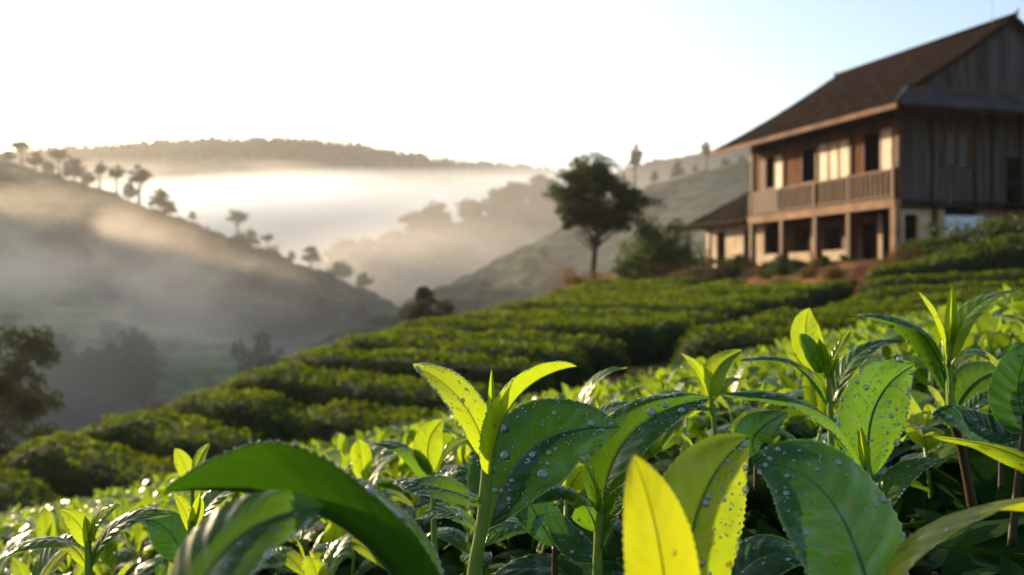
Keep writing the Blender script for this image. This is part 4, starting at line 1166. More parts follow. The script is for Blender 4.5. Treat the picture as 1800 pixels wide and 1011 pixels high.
class Shoot:
    def __init__(s, label, base, cat='tea shoot', name='tea_shoot', group='large tea shoots close to the lens'):
        s.o = np.array(base, float); s.root = empty(name, tuple(s.o)); tag(s.root, label, cat, group)
    def stem(s, pts, r0, r1, mat='stem'):
        pts = [Vector(p) for p in pts]
        # smooth
        out = []
        for i in range(len(pts) - 1):
            p0 = pts[max(i - 1, 0)]; p1 = pts[i]; p2 = pts[i + 1]; p3 = pts[min(i + 2, len(pts) - 1)]
            for k in range(6):
                t = k / 6
                out.append(.5 * ((2 * p1) + (p2 - p0) * t + (2 * p0 - 5 * p1 + 4 * p2 - p3) * t * t + (3 * p1 - p0 - 3 * p2 + p3) * t ** 3))
        out.append(pts[-1]); n_ = len(out)
        mb = MB(); mb.tube([tuple(np.array(p) - s.o) for p in out], [r0 + (r1 - r0) * i / (n_ - 1) + r0 * .12 * max(0, sin(i * 1.05)) ** 6 for i in range(n_)], 12)
        mb.build('stem', M[mat], s.root, True); return s
    def leaf(s, b, c, t, width, nrm, mat='mid', big=0, small=0, name='leaf', label=None, edge=.5, half=None, rb=(.0006, .0012), under=False, sr=(.08, .97), **kw):
        seedc[0] += 1
        ls = leaf_surface(b, c, t, width, nrm, **kw)
        V, Fq, UV = leaf_mesh(ls, s.o)
        o = obj(name, mesh_np(name, V, Fq, UV), M[mat], s.root)
        if label: o['label'] = label
        if big or small: add_dew(o, ls, s.o, big, small, rbig=rb, edge=edge, half=half, seed=seedc[0], under=under, srange=sr)
        return s
    def bud(s, b, t, width, mat='young'):
        b = np.array(b, float); t = np.array(t, float)
        mid = (b + t) / 2 + np.array([width * .2, 0, 0])
        seedc[0] += 1
        ls = leaf_surface(b, mid, t, width * 1.5, (0, -1, .1), fold=.95, curl=0, wav=0, serr=.03, nl=30, nw=4)
        V, Fq, UV = leaf_mesh(ls, s.o)
        # rolled partner behind
        ls2 = leaf_surface(b, mid + np.array([0, width * .3, 0]), b + (t - b) * .93, width * 1.3, (0, 1, .1), fold=.8, curl=0, wav=0, serr=0, nl=30, nw=4)
        V2, F2, UV2 = leaf_mesh(ls2, s.o, rib=False)
        obj('bud', mesh_np('bud', np.concatenate([V, V2]), np.concatenate([Fq, F2 + len(V)]), np.concatenate([UV, UV2])), M[mat], s.root)
        return s
w_ = lambda pxw, d: pxw * d / F
CAM = (0, -1, 0)
d = .36
# --- S1 main shoot
S = Shoot('tallest front tea shoot, pointed bud between two spread yellow green leaves', P(835, 1150, d))
S.stem([P(800, 1200, d), P(832, 1011, d), P(850, 900, d), P(858, 790, d)], .0027, .0021)
S.leaf(P(855, 806, d), P(835, 690, d - .004), P(726, 642, d + .004), w_(92, d), (.62, -.62, .35), 'young', 8, 70, edge=.85, fold=.45, curl=.3, label='left leaf fringed with dew', sr=(.25, .97))
S.bud(P(859, 815, d), P(864, 648, d), w_(20, d))
S.leaf(P(862, 835, d - .003), P(872, 665, d - .006), P(1014, 644, d + .006), w_(118, d), (-.55, .15, .85), 'young', 2, 34, edge=.9, fold=.75, curl=.25, label='right leaf, glowing yellow green, folded along its rib')
S.leaf(P(862, 925, d + .004), P(905, 735, d + .03), P(1090, 752, d + .02), w_(205, d), (-.35, -.86, .55), 'old', 24, 60, edge=.25, fold=.18, foldr=.2, curl=.2, label='broad darker leaf dotted with round drops', half=None, rb=(.0007, .0014))
S.leaf(P(848, 885, d), P(780, 850, d - .01), P(700, 852, d + .0), w_(72, d), (0, -.5, .9), 'mid', 6, 34, fold=.3)
S.leaf(P(846, 935, d + .01), P(800, 880, d + .01), P(728, 915, d + .01), w_(60, d), (0, -.2, .9), 'mid', 2, 10, fold=.2)
# --- S2
d = .40
S = Shoot('tea shoot right of the tallest one with a long folded leaf reaching right', P(1050, 1080, d))
S.stem([P(1050, 1120, d), P(1050, 1011, d), P(1052, 940, d), P(1058, 890, d)], .0022, .0015)
S.leaf(P(1058, 905, d), P(1065, 720, d), P(1255, 700, d + .01), w_(128, d), (-.45, -.62, .62), 'mid', 12, 70, edge=.5, fold=.35, curl=.2, label='long leaf silvered with fine drops')
S.leaf(P(1052, 905, d), P(1052, 820, d - .01), P(990, 785, d), w_(52, d), (.8, .1, .7), 'young', 1, 8, fold=.5)
S.leaf(P(1050, 935, d), P(1010, 800, d + .01), P(884, 888, d - .02), w_(120, d), (-.05, -.1, 1), 'mid', 9, 30, edge=.3, fold=.1, curl=.55)
S.leaf(P(1052, 975, d), P(1058, 905, d), P(1106, 880, d), w_(46, d), (-.5, -.5, .6), 'mid', 0, 6, fold=.4)
S.leaf(P(1052, 985, d + .02), P(990, 960, d + .03), P(962, 880, d + .03), w_(70, d), (.4, -.8, .5), 'old', 3, 12, fold=.2)
# --- S3 small
d = .52
S = Shoot('small tea shoot with upright leaf, left behind the tallest shoot', P(760, 960, d))
S.stem([P(765, 980, d), P(762, 900, d), P(762, 830, d)], .0018, .0012)
S.leaf(P(758, 832, d), P(738, 770, d), P(779, 738, d), w_(58, d), (.1, -.9, .3), 'young', 1, 4, fold=.25, label='upright pointed leaf')
S.leaf(P(757, 836, d), P(740, 812, d), P(727, 788, d), w_(24, d), (.5, -.8, .2), 'young', fold=.6)
S.leaf(P(768, 834, d), P(785, 785, d), P(832, 768, d), w_(36, d), (-.4, -.5, .8), 'young', 0, 4, fold=.5)
S.leaf(P(758, 850, d), P(720, 760, d), P(655, 782, d), w_(64, d), (.1, -.2, 1), 'mid', 1, 8, fold=.2, curl=.5)
S.leaf(P(770, 858, d), P(800, 805, d), P(845, 838, d), w_(55, d), (0, -.3, 1), 'mid', 1, 5, fold=.2, curl=.4)
S.leaf(P(756, 868, d), P(725, 835, d), P(690, 850, d), w_(55, d), (0, -.2, 1), 'old', 1, 5, fold=.2, curl=.4)
# --- big blurred leaves in front
d = .235
S = Shoot('huge arching leaf filling the lower left, dew along its edge', P(800, 1150, d))
S.leaf(P(770, 1170, d - .005), P(675, 822, d), P(288, 864, d + .015), w_(370, d), (-.05, .16, 1), 'shade', 14, 90, edge=1.0, fold=1.0, foldr=.75, curl=.35, serr=.1, rb=(.0005, .0008), nl=90, nteeth=44, label='arching leaf seen from its shaded underside')
S.stem([P(790, 1320, d), P(770, 1170, d)], .002, .0018)
d = .20
S = Shoot('soft blurred leaf at the bottom edge, left, with glittering right rim', P(330, 1250, d))
S.leaf(P(300, 1230, d), P(330, 900, d), P(568, 893, d + .01), w_(235, d), (-.45, -.7, .55), 'mid', 16, 30, edge=.9, fold=.2, curl=.25, rb=(.0004, .0008), half=1, nl=80)
S.stem([P(300, 1400, d), P(300, 1230, d)], .002, .0018)
d = .21
S = Shoot('upright blurred golden leaf at the bottom, right of centre', P(1170, 1250, d))
S.leaf(P(1178, 1210, d), P(1180, 960, d - .004), P(1113, 800, d + .004), w_(150, d), (.15, -1, .1), 'gold', fold=.12, curl=.15, nl=70)
S.stem([P(1178, 1400, d), P(1178, 1210, d)], .0018, .0016)
d = .285
S = Shoot('bright leaf dotted with drops, standing behind the golden leaf', P(1225, 1200, d))
S.leaf(P(1200, 1170, d), P(1185, 850, d), P(1317, 768, d + .01), w_(190, d), (.05, -.95, .4), 'young', 22, 30, edge=.35, fold=.2, foldr=.05, curl=.1, rb=(.0005, .0009), half=1, nl=80)
S.stem([P(1200, 1350, d), P(1200, 1170, d)], .002, .0018)
d = .27
S = Shoot('broad glossy leaf facing the lens, its veins pleated, lower right', P(1530, 1200, d))
S.leaf(P(1545, 1150, d - .005), P(1500, 800, d + .01), P(1320, 812, d + .02), w_(255, d), (.05, -.72, .72), 'glossy', 18, 34, edge=.25, fold=.14, curl=.2, wav=.008, rb=(.0005, .0011), nl=90)
S.stem([P(1545, 1350, d), P(1545, 1150, d)], .002, .0018)
d = .25
S = Shoot('blurred yellow green leaf arching out of the right edge at the bottom', P(1530, 1200, d))
S.stem([P(1515, 1350, d), P(1520, 1180, d), P(1526, 1110, d)], .0016, .0013)
S.leaf(P(1525, 1110, d), P(1570, 800, d), P(2010, 905, d + .03), w_(215, d), (-.15, .3, 1), 'gold', 1, 3, fold=.1, curl=.25, nl=70)
d = .31
S = Shoot('pointed yellow green leaf entering from the right edge above the arching one', P(1900, 1000, d))
S.leaf(P(1930, 900, d), P(1800, 770, d), P(1641, 771, d + .005), w_(105, d), (-.1, .3, .95), 'young', 0, 6, fold=.15, curl=.3)
S.stem([P(1935, 1150, d), P(1930, 900, d)], .002, .0018)
# --- S4
d = .385
S = Shoot('tea shoot with long leaf arching left and a drop covered leaf standing up', P(1530, 1120, d))
S.stem([P(1525, 1150, d), P(1535, 980, d), P(1530, 880, d), P(1524, 815, d)], .0019, .0013)
S.leaf(P(1518, 828, d), P(1450, 660, d), P(1272, 694, d - .01), w_(92, d), (.05, -.1, 1), 'mid', 3, 40, edge=.8, fold=.1, curl=.55, label='long leaf arching to the left')
S.leaf(P(1530, 838, d + .01), P(1505, 690, d + .015), P(1610, 640, d + .02), w_(140, d), (.1, -1, .35), 'mid', 34, 80, edge=.4, fold=.2, foldr=.12, curl=.15, rb=(.0005, .001), label='upright leaf covered in drops')
S.bud(P(1522, 830, d), P(1510, 744, d), w_(16, d))
S.leaf(P(1543, 910, d), P(1565, 815, d), P(1664, 806, d), w_(62, d), (-.2, -.4, .9), 'mid', 0, 10, fold=.3)
# --- S5 top right
d = .50
S = Shoot('tea shoot on a reddish stem at the upper right with a drooping wet leaf', P(1700, 900, d))
S.stem([P(1712, 900, d), P(1690, 790, d), P(1672, 720, d), P(1668, 600, d)], .0026, .0014, 'redstem')
S.stem([P(1672, 715, d - .001), P(1668, 660, d - .001), P(1669, 600, d)], .0021, .0014)
S.bud(P(1668, 620, d), P(1673, 500, d), w_(18, d))
S.leaf(P(1667, 640, d), P(1650, 560, d), P(1614, 512, d), w_(36, d), (.7, -.6, .3), 'young', 0, 3, fold=.5)
S.leaf(P(1670, 645, d - .003), P(1680, 520, d), P(1797, 510, d), w_(72, d), (-.6, -.2, .7), 'young', 0, 8, fold=.35, curl=.3)
S.leaf(P(1667, 700, d), P(1640, 530, d), P(1495, 556, d - .02), w_(86, d), (.1, .0, 1), 'mid', 12, 50, edge=.3, fold=.15, curl=.5, rb=(.0006, .0011), label='drooping leaf topped with crowded drops')
S.leaf(P(1672, 640, d + .01), P(1725, 590, d + .01), P(1768, 664, d), w_(50, d), (.1, -.3, 1), 'young', 1, 6, fold=.3)
S.leaf(P(1682, 715, d + .02), P(1715, 640, d + .03), P(1800, 655, d + .03), w_(90, d), (-.1, -.7, .7), 'mid', 2, 8, fold=.2)
S.leaf(P(1690, 735, d), P(1720, 700, d), P(1770, 680, d), w_(46, d), (-.2, -.3, .9), 'old', 1, 6, fold=.3)
# --- S6
d = .50
S = Shoot('leafy tea shoot with a blunt upright leaf, left of the red stemmed one', P(1460, 850, d))
S.stem([P(1462, 860, d), P(1460, 740, d), P(1455, 655, d)], .0018, .0012)
S.leaf(P(1445, 655, d), P(1400, 590, d + .005), P(1424, 541, d + .01), w_(66, d), (.2, -.95, .1), 'young', 0, 4, fold=.2, foldr=.5)
S.leaf(P(1448, 665, d), P(1418, 600, d), P(1404, 588, d), w_(40, d), (.3, -.9, .2), 'mid', fold=.4)
S.bud(P(1452, 668, d), P(1438, 594, d), w_(22, d))
S.leaf(P(1456, 715, d), P(1420, 600, d), P(1302, 634, d), w_(62, d), (.05, -.05, 1), 'mid', 6, 24, fold=.15, curl=.5)
S.leaf(P(1464, 710, d), P(1490, 590, d), P(1590, 600, d), w_(56, d), (-.2, -.3, .9), 'mid', 2, 10, fold=.25)
S.leaf(P(1458, 668, d), P(1468, 618, d), P(1497, 580, d), w_(26, d), (-.7, -.5, .3), 'young', 0, 4, fold=.6)
# --- S7
d = .55
S = Shoot('young two leaved tea shoot like a pair of horns, above the long arching leaf', P(1250, 830, d))
S.stem([P(1262, 860, d), P(1258, 780, d), P(1250, 700, d)], .0016, .0011)
S.leaf(P(1248, 705, d), P(1240, 650, d), P(1196, 621, d), w_(36, d), (.7, -.6, .3), 'young', 0, 4, fold=.4)
S.leaf(P(1250, 708, d), P(1240, 640, d), P(1305, 616, d), w_(54, d), (-.4, -.75, .4), 'young', 0, 6, fold=.35)
S.leaf(P(1252, 705, d), P(1290, 640, d + .01), P(1318, 690, d), w_(30, d), (0, -.3, 1), 'young', fold=.3)
S.leaf(P(1250, 720, d), P(1190, 690, d), P(1110, 740, d), w_(52, d), (0, -.2, 1), 'mid', 3, 14, fold=.2, curl=.5)
S.leaf(P(1253, 735, d), P(1230, 690, d), P(1160, 690, d), w_(46, d), (0, -.3, 1), 'mid', 2, 6, fold=.2)
# --- centre right single young leaf
d = .6
S = Shoot('single curved young leaf standing between the tallest shoot and the horn like pair', P(1020, 830, d))
S.stem([P(1020, 840, d), P(1020, 745, d)], .0015, .001)
S.leaf(P(1020, 745, d), P(1025, 655, d), P(1102, 647, d), w_(56, d), (-.5, -.2, .8), 'young', 0, 4, fold=.4)
S.leaf(P(1022, 760, d), P(1080, 690, d), P(1135, 720, d), w_(50, d), (0, -.3, 1), 'mid', 1, 4, fold=.3)
# --- S8 left
d = .42
S = Shoot('fresh tea shoot low at the left edge with leaves spread both ways', P(155, 1100, d))
S.stem([P(152, 1120, d), P(156, 1020, d), P(154, 950, d)], .0019, .0013)
S.leaf(P(158, 962, d), P(160, 905, d), P(212, 887, d), w_(46, d), (-.6, -.6, .4), 'young', 0, 4, fold=.35)
S.leaf(P(152, 962, d), P(150, 915, d), P(103, 894, d), w_(44, d), (.6, -.7, .3), 'young', 0, 3, fold=.3)
S.bud(P(155, 965, d), P(150, 905, d), w_(14, d))
S.leaf(P(153, 995, d), P(110, 905, d), P(-10, 988, d - .02), w_(60, d), (0, -.2, 1), 'young', 2, 14, edge=.8, fold=.15, curl=.35)
S.leaf(P(158, 1000, d), P(190, 890, d), P(305, 904, d), w_(56, d), (-.1, -.5, .9), 'mid', 3, 22, edge=.8, fold=.2, curl=.3)
d = .40
S = Shoot('tea shoot half hidden under the tip of the huge arching leaf', P(335, 1100, d))
S.stem([P(332, 1100, d), P(334, 1000, d), P(335, 915, d)], .0018, .0012)
S.leaf(P(333, 935, d), P(330, 890, d), P(304, 868, d), w_(28, d), (.7, -.6, .3), 'young', 0, 3, fold=.4)
S.bud(P(336, 935, d), P(352, 866, d), w_(22, d))
S.leaf(P(340, 935, d + .005), P(360, 865, d + .01), P(440, 845, d + .02), w_(78, d), (-.5, -.5, .7), 'young', 1, 6, fold=.3)
d = .55
S = Shoot('pair of small upright leaves just above the huge arching leaf', P(338, 930, d))
S.stem([P(340, 960, d), P(338, 850, d)], .0014, .001)
S.leaf(P(336, 855, d), P(325, 810, d), P(307, 788, d), w_(34, d), (.5, -.8, .3), 'young', 0, 3, fold=.3)
S.leaf(P(339, 855, d), P(345, 805, d), P(369, 780, d), w_(34, d), (-.4, -.8, .3), 'young', 0, 3, fold=.3)
d = .33
S = Shoot('yellow leaf tip poking up at the bottom left corner', P(60, 1200, d))
S.leaf(P(40, 1130, d), P(70, 1000, d), P(124, 967, d), w_(52, d), (-.4, -.7, .5), 'gold', 0, 2, fold=.3)
S.stem([P(40, 1260, d), P(40, 1130, d)], .0014, .001)
# right edge round dark leaves
d = .42
S = Shoot('dark rounded leaf on a red stem cut off by the right edge', P(1800, 900, d))
S.stem([P(1778, 960, d), P(1792, 820, d), P(1804, 730, d)], .0018, .0014, 'redstem')
S.leaf(P(1812, 760, d), P(1765, 690, d), P(1815, 600, d), w_(120, d), (.1, -1, .2), 'old', 1, 4, fold=.1)
S.leaf(P(1796, 770, d + .01), P(1730, 760, d + .02), P(1690, 720, d + .02), w_(90, d), (.1, -.6, .8), 'old', 4, 16, fold=.2)
S.leaf(P(1796, 800, d + .01), P(1740, 735, d + .02), P(1770, 690, d + .02), w_(60, d), (.2, -.8, .5), 'old', 2, 10, fold=.2)
d = .46
for lab, bx_, cx_, tx_, wd, nn_, mt in (
    ('low glossy wet leaf in shade right of the long folded leaf', (1330, 800), (1300, 760), (1385, 725), 80, (.3, -.8, .6), 'old'),
    ('dark wet leaf under the long folded leaf, bottom centre', (975, 960), (915, 860), (885, 800), 80, (.2, -.8, .6), 'old'),
    ('shiny dark leaf in shade below the red stemmed shoot', (1760, 800), (1700, 720), (1640, 730), 90, (.0, -.6, .9), 'old'),
    ('deep green leaf lying low at the bottom between golden and glossy leaf', (1270, 1060), (1330, 930), (1440, 990), 120, (0, -.5, .9), 'old'),
    ('dark wet leaf low at the bottom left, beneath the spread shoot', (60, 1040), (90, 940), (170, 950), 70, (0, -.6, .9), 'old'),
    ('glinting wet leaf left of the shoot under the arching leaf', (330, 1000), (300, 910), (255, 915), 76, (0, -.8, .6), 'old'),
    ('dark toothed leaf at the bottom centre edge', (1130, 1080), (1010, 960), (860, 1010), 110, (0, -.3, 1), 'old'),
    ('deep green leaf at the bottom edge right of the tallest stem', (900, 1080), (1000, 985), (1120, 1010), 110, (0, -.3, 1), 'old')):
    S = Shoot(lab, P(bx_[0], bx_[1] + 40, d), name='tea_leaf_sprig', cat='tea leaf', group='dark wet leaves low in the bush')
    S.leaf(P(*bx_, d), P(*cx_, d), P(*tx_, d), w_(wd, d), nn_, mt, 4, 14, fold=.2, wav=.008)
    S.stem([P(bx_[0], bx_[1] + 60, d), P(*bx_, d)], .0015, .0012, 'redstem')
    d += .01

# ------------------------------------------------------------------ generic shoots carpeting the near bush
def top_z(x, y):
    return -.078 + .215 * x - .108 * y + .026 * fbm(np.asarray(x) * 4, np.asarray(y) * 4, seed=77)
def local_shoot(variant, hi=False):
    """list of (part, V, F, UV, matkey) around the origin, height about .09"""
    rg = random.Random(100 + variant); parts = []
    H = .05 + .02 * rg.random()
    mb = MB(); mb.tube([(0, 0, -.07), (.002 * rg.uniform(-1, 1), .002, 0), (.004 * rg.uniform(-1, 1), 0, H * .55)], [.0016, .0014, .001], 5)
    parts.append(('stem', np.concatenate(mb.V), [np.concatenate(mb.F4), np.concatenate(mb.F3)], None, 'stem'))
    zb = H * .52
    def lf(az, elev, L, W, z, mat, droop, name='leaf', fold=.3):
        dv = Vector((cos(az) * cos(elev), sin(az) * cos(elev), sin(elev)))
        b = Vector((0, 0, z)); t = b + dv * L + Vector((0, 0, -droop * L)); c = b + dv * L * .55 + Vector((0, 0, L * .28 * cos(elev)))
        nrm = Vector((-cos(az) * sin(elev), -sin(az) * sin(elev), cos(elev) + .05)) + Vector((rg.uniform(-.3, .3), rg.uniform(-.3, .3), 0))
        if hi:
            ls = leaf_surface(b, c, t, W, nrm, fold=fold, curl=.3, wav=.006, serr=.06, nl=44, nw=5)
            V, Fq, UV = leaf_mesh(ls, (0, 0, 0)); parts.append((name, V, [Fq], UV, {'mass_young': 'young', 'mass_old2': 'mid'}[mat], ls))
            return
        ls = leaf_surface(b, c, t, W, nrm, fold=fold, curl=.25, wav=.015, serr=.0, nl=12, nw=2)
        V, Fq, UV = leaf_mesh(ls, (0, 0, 0), rib=False); parts.append((name, V, [Fq], UV, mat))
    a = rg.uniform(0, 6.28)
    lf(a, 1.4, H * .42, .007, zb, 'mass_young', 0, 'bud', .9)
    lf(a + 2.6, 1.0, .042, .017, zb, 'mass_young', .1)
    lf(a + 5.0, .7, .052, .023, zb * .9, 'mass_young', .2)
    lf(a + 1.2, .45, .062, .027, zb * .4, 'mass_young' if variant % 3 == 0 else 'mass_old2', .3, fold=.2)
    lf(a + 3.7, .35, .066, .029, 0, 'mass_old2', .35, fold=.2)
    return parts
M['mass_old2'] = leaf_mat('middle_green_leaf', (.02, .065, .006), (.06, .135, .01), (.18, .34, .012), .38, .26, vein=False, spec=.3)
protos = []
for v in range(6):
    ps = []
    for (nm, V, Fl, UV, mt) in local_shoot(v):
        me = mesh_np(nm, V, Fl, UV); me.materials.append(M[mt]); ps.append((nm, me, V, Fl, mt))
    protos.append(ps)
hiprotos = []
for v in range(7):
    ps = []
    for p_ in local_shoot(v + 20, True):
        nm, V, Fl, UV, mt = p_[:5]
        me = mesh_np(nm, V, Fl, UV); me.materials.append(M[mt]); dw = None
        if len(p_) > 5 and nm == 'leaf':
            tmp = bpy.data.objects.new('tmp', None)
            rg_ = np.random.default_rng(v); Vs = []; Fs = []; ls = p_[5]; nl1, m_, _ = ls['V'].shape
            for k_ in range(34):
                i_ = int(rg_.uniform(.1, .97) * (nl1 - 1)); j_ = int(rg_.choice([0, m_ - 1])) if rg_.random() < .6 else int(rg_.integers(0, m_))
                rad = float(np.clip(rg_.lognormal(-7.75, .45), .00022, .0011))
                Vs.append(DV * rad + ls['V'][i_, j_] + ls['U'][i_] * rad * .4); Fs.append(DF + k_ * len(DV))
            dw = mesh_np('fine_dew', np.concatenate(Vs), np.concatenate(Fs)); dw.materials.append(M['dew'])
        ps.append((nm, me, dw))
    hiprotos.append(ps)
cand = []
k = 0
while len(cand) < 3300:
    y = (rng.random() ** .7) * 5.2 + .55; u = rng.uniform(-.60, .60); x = u * y
    ymax = 2.9 + 3.0 * max(0, u) + .35 * math.sin(x * 3.1) + .25 * math.sin(x * 7 + 1)
    if y > ymax: continue
    if vnoise(x * 5, y * 5, seed=91) < -.25 and rng.random() < .8: continue
    cand.append((x, y))
cand = np.array(cand); cz = top_z(cand[:, 0], cand[:, 1]); order = np.argsort(cand[:, 1])
zones = [('knee high fresh tea shoot in the sunlit carpet behind the front leaves', 'fresh shoots in the sunlit carpet of the near tea bush')]
farV = {}; farF = {}; cnt_ind = 0
for rank, k in enumerate(order):
    x, y = cand[k]; z = cz[k] + rng.uniform(-.022, .006); v = int(rng.integers(6)); s = rng.uniform(.7, 1.3) * (.84 if y < 2 else .74); rz = rng.uniform(0, 6.28)
    tx, ty = rng.uniform(-.22, .22, 2)
    if cnt_ind < 270:
        r = empty('tea_shoot', (x, y, z), rz); r.rotation_euler = (tx, ty, rz); r.scale = (s, s, s)
        tag(r, 'one of the many small fresh shoots carpeting the near tea bush', 'tea shoot', 'small fresh shoots carpeting the near tea bush')
        if cnt_ind < 110:
            r['label'] = 'one of the wet young shoots crowding just behind the large front leaves'; r['group'] = 'wet young shoots just behind the large front leaves'
            if y < .7: r.location.z -= .02
            for (nm, me, dw) in hiprotos[int(rng.integers(7))]:
                o_ = obj(nm, me, None, r)
                if dw is not None: obj('fine_dew', dw, None, o_)['kind'] = 'stuff'
        else:
            for (nm, me, V, Fl, mt) in protos[v]: obj(nm, me, None, r)
        cnt_ind += 1
        if y < 1.6:      # dew on top leaves
            pass
    else:
        Rm = np.array(Matrix.Rotation(rz, 3, 'Z') @ Matrix.Rotation(tx, 3, 'X'))
        for (nm, me, V, Fl, mt) in protos[v]:
            farV.setdefault(mt, []).append((V * s) @ Rm.T + np.array([x, y, z]))
            b = farF.setdefault(mt, [[], [], 0])
            for Fk in Fl: (b[0] if Fk.shape[1] == 4 else b[1]).append(Fk + b[2])
            b[2] += len(V)
for nm_, mt, lab in (('young_shoots', 'mass_young', 'bright mass of young shoots far back on the near tea bush'), ('green_leaves', 'mass_old2', 'mass of green leaves among the shoots far back on the near bush'), ('thin_stems', 'stem', 'mass of thin green stems within the near tea bush')):
    Fl = [np.concatenate(f) for f in farF[mt][:2] if f]
    o = obj(nm_, mesh_np(nm_, np.concatenate(farV[mt]), Fl), M[mt]); tag(o, lab, 'foliage', kind='stuff')
# mature leaves of the bush beneath
def scatter_leaf(tmpl_args, pos, nrmv, size, name, mat, label):
    ls = leaf_surface((0, 0, 0), (0, .5, .16), (0, 1, -.02), .42, (0, 0, 1), fold=.25, curl=.3, wav=.02, serr=0, nl=7, nw=2)
    V0, F0, UV0 = leaf_mesh(ls, (0, .45, 0), rib=False); n_ = len(pos)
    nn = nrmv / np.linalg.norm(nrmv, axis=1)[:, None]
    t = np.cross(nn, rng.normal(size=(n_, 3))); t /= np.linalg.norm(t, axis=1)[:, None]; b = np.cross(t, nn)
    V = pos[:, None, :] + size[:, None, None] * (V0[None, :, 0:1] * b[:, None, :] + V0[None, :, 1:2] * t[:, None, :] + V0[None, :, 2:3] * nn[:, None, :])
    Fq = (F0[None] + (np.arange(n_) * len(V0))[:, None, None]).reshape(-1, 4)
    o = obj(name, mesh_np(name, V.reshape(-1, 3), Fq), M[mat]); tag(o, label, 'foliage', kind='stuff')
def bush_points(n_, dz0, dz1, ymin=.3, umax=.62, extra=0):
    out = []
    while len(out) < n_:
        y = ymin + (rng.random() ** .8) * 5.6; u = rng.uniform(-umax, umax); x = u * y
        if y > 2.95 + 3.0 * max(0, u) + extra: continue
        out.append((x, y))
    a = np.array(out); z = top_z(a[:, 0], a[:, 1]) - rng.uniform(dz0, dz1, n_) - .03 * sstep(.8, .3, a[:, 1])
    return np.column_stack([a, z])
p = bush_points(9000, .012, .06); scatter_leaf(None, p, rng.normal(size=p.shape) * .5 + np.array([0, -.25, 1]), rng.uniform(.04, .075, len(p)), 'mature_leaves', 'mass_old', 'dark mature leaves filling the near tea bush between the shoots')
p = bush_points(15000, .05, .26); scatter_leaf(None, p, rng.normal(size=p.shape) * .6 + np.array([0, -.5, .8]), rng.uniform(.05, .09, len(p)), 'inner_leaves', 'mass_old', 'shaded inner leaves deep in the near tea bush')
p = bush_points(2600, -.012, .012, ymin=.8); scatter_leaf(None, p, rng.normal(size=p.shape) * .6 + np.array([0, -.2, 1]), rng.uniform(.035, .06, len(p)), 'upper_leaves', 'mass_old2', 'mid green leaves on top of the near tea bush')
mb = MB(); rt = random.Random(3)
for k in range(260):
    y = rt.uniform(.35, 2.4); x = rt.uniform(-.6, .6) * y; z = float(top_z(x, y)) - .04
    mb.tube([(x + rt.uniform(-.08, .08), y + rt.uniform(-.05, .1), z - .5), (x + rt.uniform(-.04, .04), y, z - .22), (x, y, z)], [.005, .0035, .0018], 5)
o = mb.build('twigs', M['twig'], None, True); tag(o, 'tangle of brown twigs inside the near tea bush', 'twigs', kind='stuff')
# dew sparkling over the carpet
pts = []
ii = order[:2600]
for k in ii:
    x, y = cand[k]
    for _ in range(5):
        pts.append((x + rng.normal() * .022, y + rng.normal() * .022, cz[k] + rng.uniform(.0, .045), rng.uniform(.0003, .0008) * (1 + .3 * y)))
Vs = []; Fs = []
for k, (x, y, z, rr) in enumerate(pts):
    Vs.append(DV * rr + np.array([x, y, z])); Fs.append(DF + k * len(DV))
o = obj('sparkling_dew', mesh_np('sparkling_dew', np.concatenate(Vs), np.concatenate(Fs)), M['dew']); tag(o, 'fine dew sparkling all over the near tea shoots', 'dew', kind='stuff')
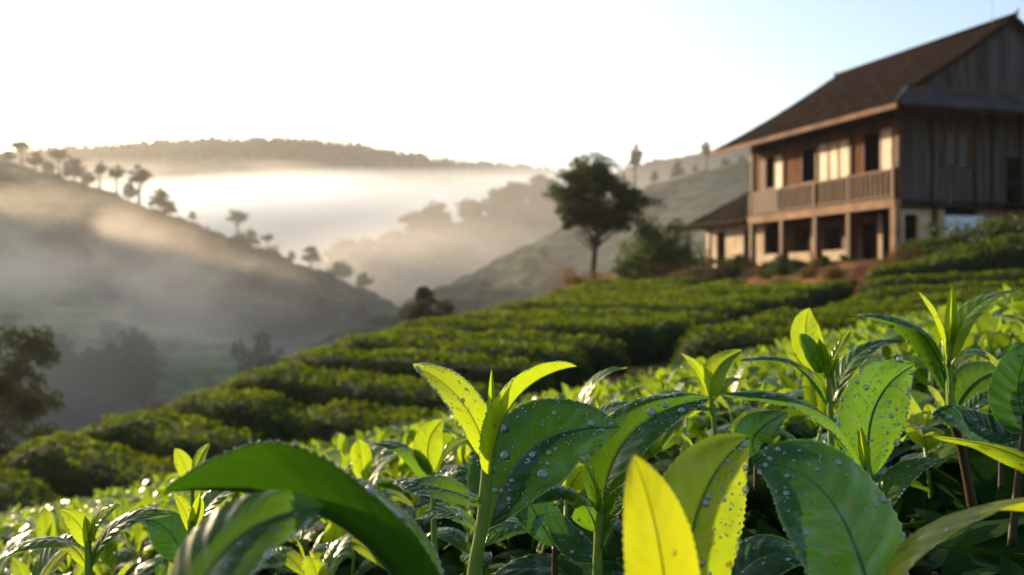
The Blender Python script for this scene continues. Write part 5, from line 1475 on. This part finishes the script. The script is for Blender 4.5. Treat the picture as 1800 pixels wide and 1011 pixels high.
# ------------------------------------------------------------------ air
HAZE = .00018
def vol_mat(name, dens_sock_fn, colr, aniso):
    m, nt, out = new_mat(name); n = N(nt)
    pv = n('VolumePrincipled'); pv.inputs['Color'].default_value = colr + (1,); pv.inputs['Anisotropy'].default_value = aniso
    n.set(pv.inputs['Density'], dens_sock_fn(n)); nt.links.new(pv.outputs[0], out.inputs['Volume'])
    return m
hm = vol_mat('haze_air', lambda n: HAZE, (.93, .95, 1.0), .55)
mb = MB(); mb.box(-1010, 1010, -1010, 1010, -64.5, 100)
tag(mb.build('haze', hm), 'pale morning haze over the whole valley', 'haze', kind='stuff')
def mist(cx, cy_, cz_, rx, ry, rz_, dens, nscale, seed, label, thr=.38, colr=(.94, .95, .97), aniso=.4, rot=0):
    def fn(n):
        tc = n('TexCoord'); le = n('VectorMath', operation='LENGTH'); n.set(le.inputs[0], tc.outputs['Object'])
        r2 = n.math('MULTIPLY', le.outputs['Value'], le.outputs['Value'])
        fall = n.math('SUBTRACT', 1.0, r2, clamp=True)
        mp = n('Mapping'); mp.inputs['Location'].default_value = (seed * 1.7, seed * .6, seed * 2.3); n.set(mp.inputs['Vector'], tc.outputs['Object'])
        mp.inputs['Scale'].default_value = (1, 1, .6)
        no = n('TexNoise', i_Scale=nscale, i_Detail=3.0, i_Roughness=.55, i_Distortion=.5); n.set(no.inputs['Vector'], mp.outputs[0])
        nn = n.math('MULTIPLY', n.math('SUBTRACT', no.outputs[0], thr), 1 / (.72 - thr), clamp=True)
        return n.math('MULTIPLY', n.math('MULTIPLY', fall, nn), dens)
    m = vol_mat('mist_air', fn, colr, aniso)
    nu_, nv_ = 20, 10; V = []
    for i in range(nv_ + 1):
        th = pi * i / nv_
        for k in range(nu_):
            ph = 2 * pi * k / nu_; V.append((sin(th) * cos(ph), sin(th) * sin(ph), cos(th)))
    Fq = [(i * nu_ + k, (i + 1) * nu_ + k, (i + 1) * nu_ + (k + 1) % nu_, i * nu_ + (k + 1) % nu_) for i in range(nv_) for k in range(nu_)]
    o = obj('mist_bank', mesh_np('mist_bank', V, np.array(Fq)), m); o.location = (cx, cy_, cz_); o.scale = (rx, ry, rz_); o.rotation_euler = (0, 0, rot)
    tag(o, label, 'mist', kind='stuff')
mist(-20, 420, -12, 350, 140, 62, .14, 2.6, 1, 'white fog sea lying before the farthest ridge', .36, colr=(.80, .91, 1))
mist(-20, 240, -22, 80, 40, 40, .05, 2.2, 2, 'drifting mist in the gap between the dark left hill and wooded ridge', .28)
mist(30, 200, -16, 60, 30, 20, .04, 2.4, 3, 'mist on the flank of the wooded middle ridge', .34)
mist(-40, 86, 0, 24, 14, 9.5, .10, 2.8, 4, 'warm glowing mist rising across the left hill', .42, colr=(1, .94, .86))
mist(-46, 118, -14, 30, 16, 11, .05, 2.2, 5, 'thin mist between the left hill and the pale tea slope', .42)
mist(-12, 118, -22, 34, 24, 20, .05, 2.2, 6, 'thin mist at the low end of the left hill', .36)
mist(60, 600, 30, 520, 50, 60, .011, 1.5, 7, 'pale veil of mist over the farthest ridge', .1)
mist(-60, 135, -6, 110, 26, 32, .0075, 2.6, 8, 'broad thin veil of mist over the dark left hill', .36)
mist(60, 270, 5, 150, 50, 40, .009, 1.8, 9, 'thin veil of mist around the wooded middle ridge', .3)
mist(-30, 64, -6, 24, 12, 9, .024, 1.7, 11, 'warm thin mist over the pale tea slope low on the left', .25)
mist(26, 84, 3, 56, 18, 17, .0085, 2.0, 12, 'faint mist along the green hill on the right', .2)
mist(-150, 470, 26, 170, 60, 36, .05, 2.2, 13, 'bright fog drifting up the left end of the farthest ridge', .36)
mist(60, 330, 6, 70, 30, 26, .05, 2.4, 14, 'torn white fog beside the wooded ridge', .42, colr=(.85, .93, 1))
